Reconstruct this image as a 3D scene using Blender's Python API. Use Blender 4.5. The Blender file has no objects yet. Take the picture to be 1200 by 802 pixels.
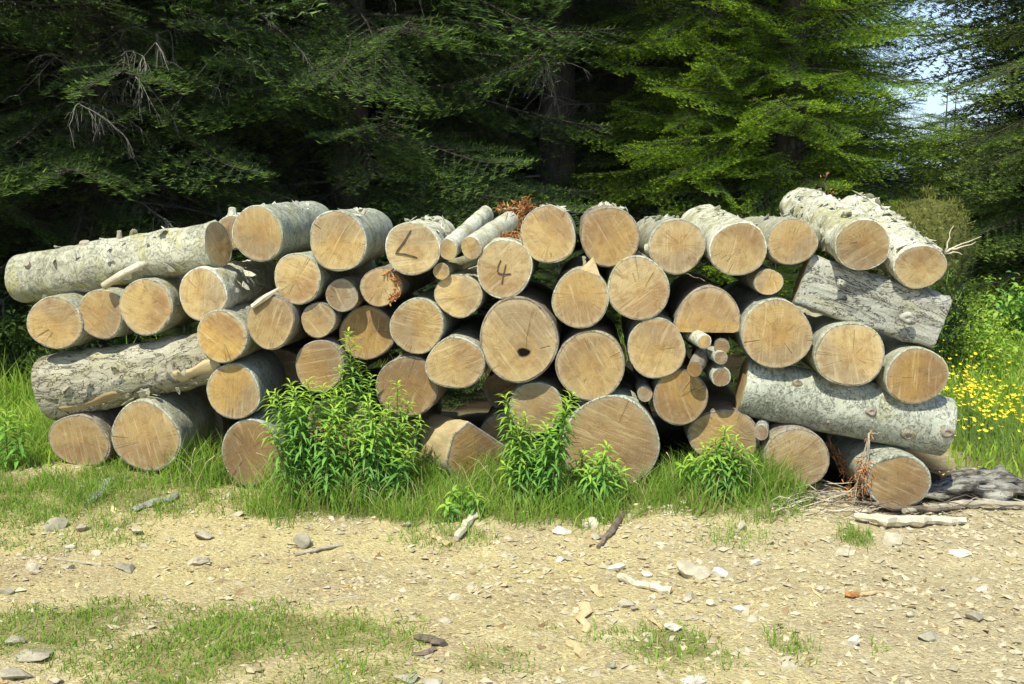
import bpy, math, random
import numpy as np
from mathutils import Vector, Matrix, noise as mnoise

R = math.radians
SC = bpy.context.scene
COL = SC.collection

# ------------------------------------------------------------------ camera
F_PX, CX, CY, PITCH, CAM_H = 1180.0, 600.0, 401.0, R(7.53), 1.15
cam_data = bpy.data.cameras.new("camera")
cam = bpy.data.objects.new("camera", cam_data)
COL.objects.link(cam)
cam.location = (0, 0, CAM_H)
cam.rotation_euler = (math.pi / 2 - PITCH, 0, 0)
cam_data.sensor_width = 36.0
cam_data.lens = 36.0 * F_PX / 1200.0
cam_data.clip_start = 0.05
cam_data.clip_end = 12000
SC.camera = cam

# ------------------------------------------------------------------ light
SUN = Vector((-0.22, -0.50, 0.84)).normalized()
SUN_EL = math.asin(SUN.z)
SUN_AZ = math.atan2(SUN.x, SUN.y)
world = bpy.data.worlds.new("World")
SC.world = world
world.use_nodes = True
wt = world.node_tree
bg = wt.nodes["Background"]
sky = wt.nodes.new("ShaderNodeTexSky")
sky.sky_type = 'NISHITA'
sky.sun_disc = False
sky.sun_elevation = SUN_EL
sky.sun_rotation = SUN_AZ
sky.altitude = 1200
wt.links.new(sky.outputs[0], bg.inputs[0])
bg.inputs[1].default_value = 0.15
sd = bpy.data.lights.new("sun", 'SUN')
sd.energy = 3.9
sd.angle = R(0.7)
sd.color = (1.0, 0.975, 0.80)
so = bpy.data.objects.new("sun", sd)
COL.objects.link(so)
so.rotation_euler = SUN.to_track_quat('Z', 'Y').to_euler()
SC.view_settings.view_transform = 'Standard'
SC.view_settings.look = 'None'
SC.view_settings.exposure = 0.88
SC.view_settings.gamma = 1.0
SC.cycles.max_bounces = 6
SC.cycles.transparent_max_bounces = 8

rng = np.random.default_rng(7)
rnd = random.Random(11)


# ------------------------------------------------------------------ projection used for authoring positions
def ray(px, py):
    a, b = (px - CX) / F_PX, (CY - py) / F_PX
    c, s = math.cos(PITCH), math.sin(PITCH)
    return Vector((a, c + b * s, -s + b * c))


CAMP = Vector((0, 0, CAM_H))


def ground(px, py, z=0.0):
    d = ray(px, py)
    return CAMP + d * ((z - CAM_H) / d.z)


YAW = R(4.6)
PL = Vector((math.cos(YAW), -math.sin(YAW), 0))      # along the pile, to the right
G1 = ground(600, 576) - PL * 1.75
BK = Vector((-PL.y, PL.x, 0))          # into the pile, away from the camera
UP = Vector((0, 0, 1))


def on_pile(px, py, off=0.0):
    """point of the pile's front plane (pushed back by off metres) and its scale"""
    d = ray(px, py)
    t = (G1 + BK * off - CAMP).dot(BK) / d.dot(BK)
    p = CAMP + d * t
    return p, t / F_PX                 # metres per pixel


# ------------------------------------------------------------------ noise
def _h(ix, iy, s):
    n = (ix * 374761393 + iy * 668265263 + s * 974634777) & 0xffffffff
    n = ((n ^ (n >> 13)) * 1274126177) & 0xffffffff
    return ((n ^ (n >> 16)) & 0xffff) / 65535.0


def vn(x, y, s=0):
    x = np.asarray(x, float); y = np.asarray(y, float)
    ix = np.floor(x).astype(np.int64); iy = np.floor(y).astype(np.int64)
    fx = x - ix; fy = y - iy
    fx = fx * fx * (3 - 2 * fx); fy = fy * fy * (3 - 2 * fy)
    a = _h(ix, iy, s); b = _h(ix + 1, iy, s); c = _h(ix, iy + 1, s); d = _h(ix + 1, iy + 1, s)
    return (a * (1 - fx) + b * fx) * (1 - fy) + (c * (1 - fx) + d * fx) * fy - 0.5


def sstep(a, b, x):
    t = np.clip((np.asarray(x, float) - a) / (b - a), 0, 1)
    return t * t * (3 - 2 * t)


# pile foot: the ground meets the lowest logs
foot_s, foot_z = [], []
for px, py in [(93, 547), (170, 553), (293, 569), (460, 573), (548, 560), (628, 566), (715, 575),
               (850, 556), (932, 574), (1053, 599)]:
    p, _ = on_pile(px, py, 0.02)
    foot_s.append((p - G1).dot(PL)); foot_z.append(p.z)
foot_s = np.array(foot_s); foot_z = np.array(foot_z)


def gz(x, y):
    x = np.asarray(x, float); y = np.asarray(y, float)
    s = (x - G1.x) * PL.x + (y - G1.y) * PL.y
    d = (x - G1.x) * BK.x + (y - G1.y) * BK.y
    fz = np.interp(s, foot_s, foot_z)
    w = np.where(d < 0, 1 - sstep(0.0, 0.55, -d), 1 - sstep(1.1, 2.0, d))
    w = w * sstep(-1.2, -0.1, s) * (1 - sstep(4.0, 4.8, s))
    base = 0.05 * vn(x * 0.9, y * 0.9, 3) + 0.02 * vn(x * 3, y * 3, 4)
    rut = -0.03 * np.exp(-((y - 3.25 + 0.05 * x) / 0.22) ** 2)
    z = base * (1 - w) + fz * w
    z = z + rut
    small = 0.012 * vn(x * 14, y * 14, 5) + 0.008 * vn(x * 37, y * 37, 6) + 0.004 * vn(x * 90, y * 90, 8)
    z = z + small * (1 - sstep(7, 10, np.hypot(x, y - 3)))
    # the wooded slope rises behind on the left and centre, open ground on the right falls away
    ang = np.arctan2(x, np.maximum(y, 0.01))
    left = 1 - sstep(0.28, 0.37, ang)
    z = z + 5.0 * left * sstep(13, 60, y) + 25 * left * sstep(60, 300, y)
    r = np.hypot(x, y)
    z = z - 45 * (1 - left) * sstep(24, 300, y)
    z = z + 0.5 * vn(x * 0.12, y * 0.12, 9) * sstep(9, 20, r)
    return z


def onground(px, py):
    p = ground(px, py)
    for _ in range(4):
        p = ground(px, py, float(gz(p.x, p.y)))
    return p


# ------------------------------------------------------------------ object helpers
def link(o, parent=None):
    COL.objects.link(o)
    if parent is not None:
        o.parent = parent
    return o


def mesh(name, verts, faces, mats=(), smooth=False, mi=None, attrs=None):
    """verts (n,3); faces: array (m,3|4) or list of tuples"""
    me = bpy.data.meshes.new(name)
    v = np.asarray(verts, np.float32)
    if isinstance(faces, np.ndarray):
        k = faces.shape[1]; n = len(faces)
        me.vertices.add(len(v)); me.vertices.foreach_set("co", v.ravel())
        me.loops.add(n * k); me.loops.foreach_set("vertex_index", faces.astype(np.int32).ravel())
        me.polygons.add(n)
        me.polygons.foreach_set("loop_start", np.arange(0, n * k, k, dtype=np.int32))
        me.polygons.foreach_set("loop_total", np.full(n, k, np.int32))
    else:
        me.from_pydata([tuple(map(float, a)) for a in v], [], [tuple(map(int, f)) for f in faces])
    for m in mats:
        me.materials.append(m)
    if mi is not None:
        me.polygons.foreach_set("material_index", np.asarray(mi, np.int32))
    me.polygons.foreach_set("use_smooth", np.full(len(me.polygons), bool(smooth)))
    if attrs:
        for an, arr in attrs.items():
            arr = np.asarray(arr, np.float32)
            if arr.ndim == 1:
                a = me.attributes.new(an, 'FLOAT', 'POINT'); a.data.foreach_set("value", arr)
            else:
                a = me.attributes.new(an, 'FLOAT_VECTOR', 'POINT'); a.data.foreach_set("vector", arr.ravel())
    me.update(); me.validate()
    return me


def obj(name, me, parent=None, **props):
    o = bpy.data.objects.new(name, me)
    link(o, parent)
    for k, v in props.items():
        o[k] = v
    return o


def empty(name, loc, label, cat, group=None):
    o = bpy.data.objects.new(name, None)
    o.empty_display_size = 0.1
    link(o)
    o.location = loc
    o["label"] = label; o["category"] = cat
    if group:
        o["group"] = group
    return o


class MB:
    """collects vertices and faces of one mesh"""
    def __init__(s):
        s.v = []; s.f = []; s.m = []

    def add(s, v, f, m=0):
        b = len(s.v)
        s.v.extend([tuple(a) for a in v]); s.f.extend([tuple(i + b for i in q) for q in f]); s.m.extend([m] * len(f))

    def tube(s, pts, rad, n=6, cap=True, m=0, jit=0.0):
        pts = [Vector(p) for p in pts]
        vs, fs = [], []
        for i, p in enumerate(pts):
            d = (pts[min(i + 1, len(pts) - 1)] - pts[max(i - 1, 0)]).normalized()
            a = d.cross(UP)
            if a.length < 0.1:
                a = d.cross(Vector((1, 0, 0)))
            a.normalize(); b = d.cross(a)
            r = rad[i] if hasattr(rad, '__len__') else rad
            for k in range(n):
                t = 2 * math.pi * k / n
                rr = r * (1 + rnd.uniform(-jit, jit))
                vs.append(p + a * math.cos(t) * rr + b * math.sin(t) * rr)
        for i in range(len(pts) - 1):
            for k in range(n):
                k2 = (k + 1) % n
                fs.append((i * n + k, i * n + k2, (i + 1) * n + k2, (i + 1) * n + k))
        if cap:
            fs.append(tuple(range(n - 1, -1, -1)))
            fs.append(tuple(range((len(pts) - 1) * n, len(pts) * n)))
        s.add(vs, fs, m)

    def build(s, name, mats, parent=None, smooth=True, **props):
        me = mesh(name, s.v, s.f, mats, smooth, s.m)
        return obj(name, me, parent, **props)


# ------------------------------------------------------------------ material helper
class NT:
    def __init__(s, name, rough=0.8, spec=0.3):
        s.mat = bpy.data.materials.new(name); s.mat.use_nodes = True
        s.t = s.mat.node_tree; s.n = s.t.nodes; s.l = s.t.links
        s.b = s.n["Principled BSDF"]
        s.b.inputs["Roughness"].default_value = rough
        s.b.inputs["Specular IOR Level"].default_value = spec

    def put(s, sock, v):
        if v is None:
            return
        if hasattr(v, "is_output") or isinstance(v, bpy.types.NodeSocket):
            s.l.new(v, sock)
        else:
            sock.default_value = v

    def coord(s, scale=(1, 1, 1), kind="Object", off=None):
        tc = s.n.new("ShaderNodeTexCoord").outputs[kind]
        mp = s.n.new("ShaderNodeMapping"); s.l.new(tc, mp.inputs[0])
        mp.inputs["Scale"].default_value = scale
        if off is not None:
            s.l.new(off, mp.inputs["Location"])
        return mp.outputs[0]

    def noise(s, vec, scale=5, detail=3, rough=0.55, dist=0.0, w=None, color=False):
        n = s.n.new("ShaderNodeTexNoise")
        if w is not None:
            n.noise_dimensions = '4D'; s.put(n.inputs["W"], w)
        s.put(n.inputs["Vector"], vec)
        n.inputs["Scale"].default_value = scale; n.inputs["Detail"].default_value = detail
        n.inputs["Roughness"].default_value = rough; n.inputs["Distortion"].default_value = dist
        return n.outputs["Color" if color else "Fac"]

    def voro(s, vec, scale=5, feat='F1', out="Distance", rand=1.0):
        n = s.n.new("ShaderNodeTexVoronoi"); n.feature = feat
        s.put(n.inputs["Vector"], vec); n.inputs["Scale"].default_value = scale
        n.inputs["Randomness"].default_value = rand
        return n.outputs[out]

    def math(s, op, a, b=None, c=None, clamp=False):
        n = s.n.new("ShaderNodeMath"); n.operation = op; n.use_clamp = clamp
        s.put(n.inputs[0], a); s.put(n.inputs[1], b)
        if c is not None:
            s.put(n.inputs[2], c)
        return n.outputs[0]

    def ramp(s, fac, a, b, lo=0.0, hi=1.0):
        n = s.n.new("ShaderNodeMapRange"); n.interpolation_type = 'SMOOTHSTEP'
        s.put(n.inputs[0], fac)
        n.inputs[1].default_value = a; n.inputs[2].default_value = b
        n.inputs[3].default_value = lo; n.inputs[4].default_value = hi
        return n.outputs[0]

    def mix(s, fac, a, b, mode='MIX'):
        n = s.n.new("ShaderNodeMix"); n.data_type = 'RGBA'; n.blend_type = mode
        s.put(n.inputs[0], fac)
        for sock, v in ((n.inputs[6], a), (n.inputs[7], b)):
            if isinstance(v, (tuple, list)):
                v = tuple(v) + ((1,) if len(v) == 3 else ())
            s.put(sock, v)
        return n.outputs[2]

    def attr(s, name, kind='GEOMETRY', out="Fac"):
        n = s.n.new("ShaderNodeAttribute"); n.attribute_type = kind; n.attribute_name = name
        return n.outputs[out]

    def rand(s):
        return s.n.new("ShaderNodeObjectInfo").outputs["Random"]

    def bump(s, h, dist=0.01, strength=1.0):
        n = s.n.new("ShaderNodeBump"); n.inputs["Distance"].default_value = dist
        n.inputs["Strength"].default_value = strength
        s.put(n.inputs["Height"], h); s.l.new(n.outputs[0], s.b.inputs["Normal"])

    def color(s, c):
        if isinstance(c, (tuple, list)):
            c = tuple(c) + ((1,) if len(c) == 3 else ())
        s.put(s.b.inputs["Base Color"], c)

    def leafy(s, col, trans=0.35):
        """mix in translucency for thin leaves"""
        out = s.n["Material Output"]
        tr = s.n.new("ShaderNodeBsdfTranslucent"); s.put(tr.inputs[0], col)
        mx = s.n.new("ShaderNodeMixShader"); mx.inputs[0].default_value = trans
        s.l.new(s.b.outputs[0], mx.inputs[1]); s.l.new(tr.outputs[0], mx.inputs[2])
        s.l.new(mx.outputs[0], out.inputs[0])


def mat_bark(name, base, light, moss=0.35, crack=0.5, rel=0.006, dark=0.45, ys=1.0):
    m = NT(name, 0.85, 0.2)
    w = m.math('MULTIPLY', m.rand(), 37.0)
    c1 = m.coord((1, ys, 1)); c2 = m.coord((1, 3.2 if ys == 1 else ys * 0.6, 1))
    big = m.noise(c1, 5, 4, 0.6, 0.4, w)
    med = m.noise(c2, 22, 4, 0.65, 0.5, w)
    fine = m.noise(m.coord((1, 1.6, 1)), 90, 3, 0.7, 0.2, w)
    col = m.mix(m.ramp(big, 0.38, 0.62), base, light)
    col = m.mix(m.ramp(med, 0.42, 0.64, 0, 0.8), col, light)
    ms = m.math('MULTIPLY', m.ramp(m.noise(c1, 9, 4, 0.65, 0.3, m.math('ADD', w, 5.0)), 0.52, 0.62), moss)
    col = m.mix(ms, col, (0.40, 0.37, 0.14))
    pc = m.ramp(m.noise(c2, 38, 3, 0.7, 0.6, m.math('ADD', w, 9.0)), 0.60, 0.68)
    cr = m.ramp(m.noise(c1, 14, 5, 0.75, 1.2, m.math('ADD', w, 2.0)), 0.485, 0.5)
    cr2 = m.ramp(m.noise(c1, 14, 5, 0.75, 1.2, m.math('ADD', w, 2.0)), 0.5, 0.515, 1, 0)
    crk = m.math('MULTIPLY', m.math('MULTIPLY', cr, cr2), crack)
    dk = tuple(a * dark for a in base)
    col = m.mix(m.math('MULTIPLY', pc, 0.5), col, dk)
    col = m.mix(crk, col, (0.05, 0.04, 0.03))
    col = m.mix(m.ramp(fine, 0.35, 0.7, 0.0, 0.35), col, dk)
    m.color(col)
    h = m.math('ADD', m.math('MULTIPLY', med, 1.0), m.math('MULTIPLY', fine, 0.5))
    h = m.math('SUBTRACT', h, m.math('MULTIPLY', crk, 0.7))
    m.bump(h, rel, 0.9)
    return m.mat


def mat_face():
    """sawn log end: rings follow the log's own outline (attribute pol = position / radius)"""
    m = NT("cut_wood", 0.8, 0.15)
    w = m.math('MULTIPLY', m.rand(), 53.0)

    def W(k):
        return m.math('ADD', w, float(k))
    pol = m.attr("pol", out="Vector")
    ln = m.n.new("ShaderNodeVectorMath"); ln.operation = 'LENGTH'; m.l.new(pol, ln.inputs[0])
    r = ln.outputs["Value"]
    nrm = m.n.new("ShaderNodeVectorMath"); nrm.operation = 'NORMALIZE'; m.l.new(pol, nrm.inputs[0])
    dirv = nrm.outputs[0]
    tone = m.attr("tone", 'OBJECT'); orange = m.attr("orange", 'OBJECT'); grey = m.attr("grey", 'OBJECT')
    wob = m.noise(pol, 1.4, 2, 0.5, 0, w)
    rr = m.math('ADD', r, m.math('MULTIPLY', wob, 0.22))
    # 0 pale .. 1 dark, built up softly
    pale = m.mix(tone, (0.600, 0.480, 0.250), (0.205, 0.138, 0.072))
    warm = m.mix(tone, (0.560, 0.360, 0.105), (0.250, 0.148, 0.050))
    col = m.mix(orange, pale, warm)
    col = m.mix(m.math('MULTIPLY', grey, 0.8), col, (0.29, 0.26, 0.20))
    # warm heart, soft edge, its size and strength different on every log
    hn = m.noise(pol, 1.5, 3, 0.6, 0.3, W(3))
    hr = m.math('ADD', m.math('ADD', r, m.math('MULTIPLY', hn, 0.9)), m.math('MULTIPLY', m.rand(), 0.35))
    heart = m.mix(0.8, col, m.mix(tone, (0.44, 0.245, 0.066), (0.20, 0.11, 0.045)))
    col = m.mix(m.ramp(hr, 0.45, 1.25, 0.85, 0.0), col, heart)
    # one weathered side
    dn = m.n.new("ShaderNodeVectorMath"); dn.operation = 'DOT_PRODUCT'
    cb = m.n.new("ShaderNodeCombineXYZ")
    m.put(cb.inputs[0], m.math('SINE', w)); m.put(cb.inputs[1], m.math('COSINE', w))
    m.l.new(pol, dn.inputs[0]); m.l.new(cb.outputs[0], dn.inputs[1])
    sn = m.math('ADD', dn.outputs["Value"], m.math('MULTIPLY', m.noise(pol, 1.6, 4, 0.6, 0.3, W(13)), 1.6))
    sidec = m.mix(m.ramp(m.rand(), 0.2, 0.8), (0.33, 0.27, 0.175), (0.33, 0.19, 0.085))
    col = m.mix(m.ramp(sn, 0.6, 1.35, 0.0, 0.75), col, m.mix(tone, sidec, (0.15, 0.10, 0.06)))
    # growth rings: broad bands and fine lines
    n1 = m.n.new("ShaderNodeTexNoise"); n1.noise_dimensions = '1D'
    m.put(n1.inputs["W"], m.math('ADD', m.math('MULTIPLY', rr, 13.0), w)); n1.inputs["Detail"].default_value = 4
    n1.inputs["Roughness"].default_value = 0.7
    band = n1.outputs["Fac"]
    dark = m.mix(0.62, col, (0.22, 0.115, 0.04))
    lite = m.mix(0.5, col, (0.66, 0.53, 0.31))
    col = m.mix(m.ramp(band, 0.50, 0.68, 0.0, 0.62), col, dark)
    col = m.mix(m.ramp(band, 0.46, 0.32, 0.0, 0.6), col, lite)
    rings = m.math('SINE', m.math('MULTIPLY', rr, 85.0))
    col = m.mix(m.ramp(rings, 0.0, 1.0, 0.0, 0.22), col, dark)
    # pale sapwood just inside the bark
    sap = m.ramp(m.math('ADD', r, m.math('MULTIPLY', wob, 0.12)), 0.88, 1.02, 0.0, 0.6)
    col = m.mix(sap, col, m.mix(grey, m.mix(tone, (0.55, 0.45, 0.28), (0.26, 0.20, 0.13)), (0.33, 0.31, 0.25)))
    # soft radial streaks
    rs_ = m.n.new("ShaderNodeVectorMath"); rs_.operation = 'ADD'; m.l.new(dirv, rs_.inputs[0])
    rs2 = m.n.new("ShaderNodeVectorMath"); rs2.operation = 'SCALE'; m.l.new(pol, rs2.inputs[0]); rs2.inputs["Scale"].default_value = 0.5
    m.l.new(rs2.outputs[0], rs_.inputs[1])
    streak = m.noise(rs_.outputs[0], 5.0, 3, 0.6, 0, W(41))
    rin = m.ramp(r, 0.1, 0.6)
    col = m.mix(m.math('MULTIPLY', m.ramp(streak, 0.5, 0.8, 0.0, 0.5), rin), col, lite)
    col = m.mix(m.math('MULTIPLY', m.ramp(streak, 0.46, 0.2, 0.0, 0.6), rin), col, dark)
    # soft brown mottling and mud specks
    mo = m.noise(m.coord(), 26, 5, 0.72, 0.3, W(81))
    col = m.mix(m.ramp(mo, 0.46, 0.64, 0.0, 0.75), col, dark)
    gm = m.noise(pol, 2.4, 4, 0.7, 0.4, W(91))
    col = m.mix(m.math('MULTIPLY', m.ramp(gm, 0.5, 0.78, 0.0, 0.75), m.ramp(m.rand(), 0.0, 1.0, 0.35, 1.0)), col, m.mix(tone, (0.36, 0.31, 0.215), (0.15, 0.115, 0.075)))
    # drying checks
    ang = m.noise(dirv, 5.0, 1, 0.4, 0, w)
    ck = m.math('MULTIPLY', m.ramp(ang, 0.494, 0.5, 0, 1), m.ramp(ang, 0.5, 0.506, 1, 0))
    ck = m.math('MULTIPLY', ck, m.ramp(m.noise(pol, 2.0, 2, 0.5, 0, W(31)), 0.50, 0.56))
    ck = m.math('MULTIPLY', ck, m.ramp(r, 0.08, 0.2))
    col = m.mix(m.math('MULTIPLY', ck, 0.75), col, (0.09, 0.05, 0.025))
    # saw marks across the end, each end cut at its own angle
    rot = m.n.new("ShaderNodeVectorRotate"); rot.rotation_type = 'Y_AXIS'
    m.l.new(m.coord(), rot.inputs["Vector"]); m.put(rot.inputs["Angle"], m.math('MULTIPLY', m.rand(), 9.1))
    mp = m.n.new("ShaderNodeMapping"); m.l.new(rot.outputs[0], mp.inputs[0]); mp.inputs["Scale"].default_value = (3.0, 1, 40)
    saw = m.noise(mp.outputs[0], 2.0, 4, 0.65, 0.6, w)
    col = m.mix(m.ramp(saw, 0.50, 0.72, 0.0, 0.45), col, dark)
    col = m.mix(m.ramp(saw, 0.46, 0.32, 0.0, 0.6), col, lite)
    fine = m.noise(m.coord(), 140, 3, 0.7, 0, w)
    col = m.mix(m.ramp(fine, 0.5, 0.8, 0, 0.3), col, dark)
    col = m.mix(m.attr("knot"), col, (0.06, 0.045, 0.03))
    m.color(col)
    h = m.math('ADD', m.math('MULTIPLY', saw, 0.9), m.math('MULTIPLY', band, 0.3))
    h = m.math('SUBTRACT', m.math('ADD', h, m.math('MULTIPLY', fine, 0.5)), m.math('MULTIPLY', ck, 1.2))
    m.bump(h, 0.003, 0.9)
    return m.mat


def mat_simple(name, c1, c2, scale=8, rough=0.85, bumpd=0.003, stretch=(1, 1, 1), spec=0.2, use_rand=True, c3=None):
    m = NT(name, rough, spec)
    w = m.math('MULTIPLY', m.rand(), 29.0) if use_rand else 0.0
    v = m.coord(stretch)
    n = m.noise(v, scale, 5, 0.65, 0.3, w)
    col = m.mix(m.ramp(n, 0.35, 0.65), c1, c2)
    if c3:
        col = m.mix(m.ramp(m.noise(v, scale * 2.3, 4, 0.7, 0.2, m.math('ADD', w, 7.0)), 0.55, 0.65), col, c3)
    f = m.noise(v, scale * 7, 3, 0.7, 0, w)
    col = m.mix(m.ramp(f, 0.4, 0.8, 0, 0.4), col, tuple(a * 0.5 for a in c1))
    m.color(col)
    m.bump(m.math('ADD', n, m.math('MULTIPLY', f, 0.6)), bumpd)
    return m.mat


def mat_leaf(name, dark, light, tip, trans=0.3, rough=0.55):
    """shade: per-blade random, tipf: young growth"""
    m = NT(name, rough, 0.35)
    sh = m.attr("shade"); tp = m.attr("tipf")
    col = m.mix(sh, dark, light)
    col = m.mix(tp, col, tip)
    m.color(col)
    m.leafy(col, trans)
    return m.mat


M = {}
M['bark_pale'] = mat_bark("bark_pale", (0.31, 0.30, 0.22), (0.50, 0.49, 0.38), 0.7, 0.55)
M['bark_grey'] = mat_bark("bark_grey", (0.29, 0.30, 0.235), (0.49, 0.50, 0.405), 0.3, 0.7, 0.006, 0.5)
M['bark_shaggy'] = mat_bark("bark_shaggy", (0.46, 0.44, 0.31), (0.76, 0.75, 0.62), 0.7, 0.3, 0.012)
M['bark_brown'] = mat_bark("bark_brown", (0.19, 0.15, 0.11), (0.33, 0.29, 0.23), 0.3, 0.5)
M['bark_plate'] = mat_bark("bark_plate", (0.26, 0.235, 0.165), (0.48, 0.45, 0.345), 0.35, 1.0, 0.012, 0.45, 0.45)
M['slab'] = mat_bark("grey_slab_bark", (0.22, 0.215, 0.175), (0.46, 0.455, 0.39), 0.35, 1.0, 0.012, 0.4, 0.3)
M['weathered'] = mat_simple("weathered_wood", (0.22, 0.215, 0.19), (0.36, 0.35, 0.31), 9, 0.85, 0.006, (1, 0.35, 1), c3=(0.26, 0.23, 0.15))
M['peeled'] = mat_simple("peeled_wood", (0.34, 0.25, 0.13), (0.54, 0.43, 0.24), 12, 0.7, 0.002, (1, 0.2, 1))
M['cut'] = mat_face()
M['ink'] = mat_simple("marking_ink", (0.055, 0.042, 0.028), (0.11, 0.085, 0.055), 60, 0.7, 0.0005)
M['split'] = mat_simple("split_wood", (0.50, 0.36, 0.18), (0.62, 0.49, 0.29), 25, 0.75, 0.002, (1, 0.15, 1))
M['drybranch'] = mat_simple("dry_branch", (0.30, 0.26, 0.19), (0.44, 0.39, 0.30), 20, 0.85, 0.002)
M['whitebranch'] = mat_simple("barkless_branch", (0.50, 0.43, 0.31), (0.66, 0.60, 0.46), 20, 0.8, 0.002)
M['darkbranch'] = mat_simple("dark_branch", (0.10, 0.08, 0.06), (0.22, 0.17, 0.12), 20, 0.85, 0.002)
M['redtwig'] = mat_simple("red_dry_needles", (0.27, 0.10, 0.03), (0.50, 0.25, 0.09), 30, 0.85, 0.002)
M['paletwig'] = mat_simple("dead_grey_twig", (0.12, 0.115, 0.09), (0.24, 0.23, 0.19), 14, 0.9, 0.002)
M['stone'] = mat_simple("stone", (0.32, 0.28, 0.20), (0.54, 0.48, 0.35), 12, 0.85, 0.004, c3=(0.36, 0.31, 0.22))
M['slate'] = mat_simple("slate", (0.25, 0.225, 0.165), (0.42, 0.38, 0.28), 10, 0.8, 0.004, c3=(0.32, 0.28, 0.2))
M['whitestone'] = mat_simple("white_stone", (0.50, 0.47, 0.39), (0.68, 0.65, 0.56), 10, 0.8, 0.003)
M['moss'] = mat_simple("moss", (0.05, 0.06, 0.012), (0.13, 0.13, 0.03), 16, 1.0, 0.02, c3=(0.22, 0.20, 0.07))
M['trunk'] = mat_simple("fir_trunk_bark", (0.035, 0.028, 0.022), (0.085, 0.07, 0.055), 9, 0.95, 0.015, (1, 1, 0.35), c3=(0.10, 0.10, 0.075))
M['needle_dark'] = mat_leaf("fir_needles_shade_side", (0.020, 0.045, 0.009), (0.060, 0.115, 0.018), (0.15, 0.25, 0.028), 0.3)  # forest shade put into the needle colour
M['needle_light'] = mat_leaf("fir_needles_young_sunlit", (0.05, 0.12, 0.008), (0.20, 0.36, 0.018), (0.52, 0.72, 0.03), 0.5)  # sunlit brightness put into the colour, along with fresh tips
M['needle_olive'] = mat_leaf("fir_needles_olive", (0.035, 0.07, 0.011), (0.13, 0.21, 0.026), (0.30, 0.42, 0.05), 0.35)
M['grass'] = mat_leaf("grass_blades", (0.11, 0.25, 0.02), (0.25, 0.44, 0.045), (0.48, 0.46, 0.15), 0.45)
M['meadow'] = mat_leaf("meadow_blades", (0.20, 0.36, 0.035), (0.40, 0.60, 0.06), (0.56, 0.56, 0.15), 0.5)
M['herb'] = mat_leaf("herb_leaves", (0.10, 0.25, 0.05), (0.21, 0.43, 0.075), (0.50, 0.70, 0.07), 0.4, 0.5)
M['herbstem'] = mat_simple("herb_stem", (0.10, 0.17, 0.04), (0.15, 0.22, 0.06), 20)
M['straw'] = mat_simple("dry_straw", (0.36, 0.30, 0.14), (0.55, 0.48, 0.26), 20, 0.8)
M['petal'] = mat_simple("yellow_petals", (0.75, 0.58, 0.02), (0.80, 0.66, 0.03), 20, 0.6)
M['chip'] = mat_leaf("wood_chip", (0.40, 0.31, 0.15), (0.60, 0.50, 0.26), (0.46, 0.31, 0.14), 0.0, 0.8)
M['gravel'] = mat_leaf("gravel_stone", (0.31, 0.265, 0.175), (0.53, 0.46, 0.31), (0.36, 0.28, 0.16), 0.0, 0.85)
M['leaflitter'] = mat_leaf("dead_leaf", (0.16, 0.09, 0.04), (0.34, 0.22, 0.10), (0.40, 0.30, 0.16), 0.2, 0.8)


# ================================================================== SETTING
def axis_grid(lo, hi, nlo, nhi, step, grow):
    """coordinates dense between nlo and nhi, growing outside"""
    a = list(np.arange(nlo, nhi + 1e-6, step))
    st = step
    while a[-1] < hi:
        st *= grow; a.append(a[-1] + st)
    st = step
    while a[0] > lo:
        st *= grow; a.insert(0, a[0] - st)
    return np.array(a)


gx = axis_grid(-3000, 3000, -2.6, 2.6, 0.021, 1.08)
gy = axis_grid(-400, 5000, 2.3, 5.0, 0.021, 1.08)
X, Y = np.meshgrid(gx, gy)
Z = gz(X, Y)

# patches of turf: image ellipses laid out on the ground as world ellipses (cx, cy, rx, ry, density, height, angle unused)
PATCH = []


def patch(px, py, rx, ry, dens, h):
    c = ground(px, py); a = ground(px + rx, py)
    n, f = ground(px, py + ry), ground(px, py - ry)
    PATCH.append((c.x, (n.y + f.y) / 2, abs(a.x - c.x), abs(f.y - n.y) / 2, dens, h))


patch(60, 520, 150, 62, 1.0, 0.13)
patch(150, 578, 110, 22, 0.9, 0.08)
patch(20, 600, 80, 18, 0.5, 0.05)
patch(90, 590, 170, 34, 0.95, 0.06)
patch(60, 625, 120, 18, 0.5, 0.035)
patch(235, 560, 45, 26, 1.4, 0.20)
patch(380, 590, 110, 24, 1.3, 0.18)
patch(520, 598, 90, 20, 1.3, 0.15)
patch(640, 600, 100, 18, 1.1, 0.12)
patch(560, 575, 120, 18, 1.3, 0.17)
patch(760, 590, 80, 18, 1.2, 0.13)
patch(850, 590, 90, 24, 1.3, 0.15)
patch(905, 600, 40, 14, 0.8, 0.09)
patch(520, 625, 60, 12, 0.5, 0.05)
patch(1000, 628, 24, 12, 0.9, 0.05)
patch(860, 625, 50, 14, 0.4, 0.04)
patch(60, 735, 120, 34, 0.85, 0.032)
patch(190, 765, 130, 42, 0.85, 0.034)
patch(340, 745, 150, 36, 0.9, 0.036)
patch(400, 790, 100, 28, 0.7, 0.034)
patch(240, 720, 190, 18, 0.6, 0.03)
patch(585, 778, 60, 20, 0.85, 0.03)
patch(790, 768, 75, 36, 0.9, 0.036)
patch(930, 765, 26, 26, 0.5, 0.04)
patch(1030, 765, 22, 14, 0.4, 0.04)
patch(680, 745, 60, 16, 0.25, 0.03)


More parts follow.
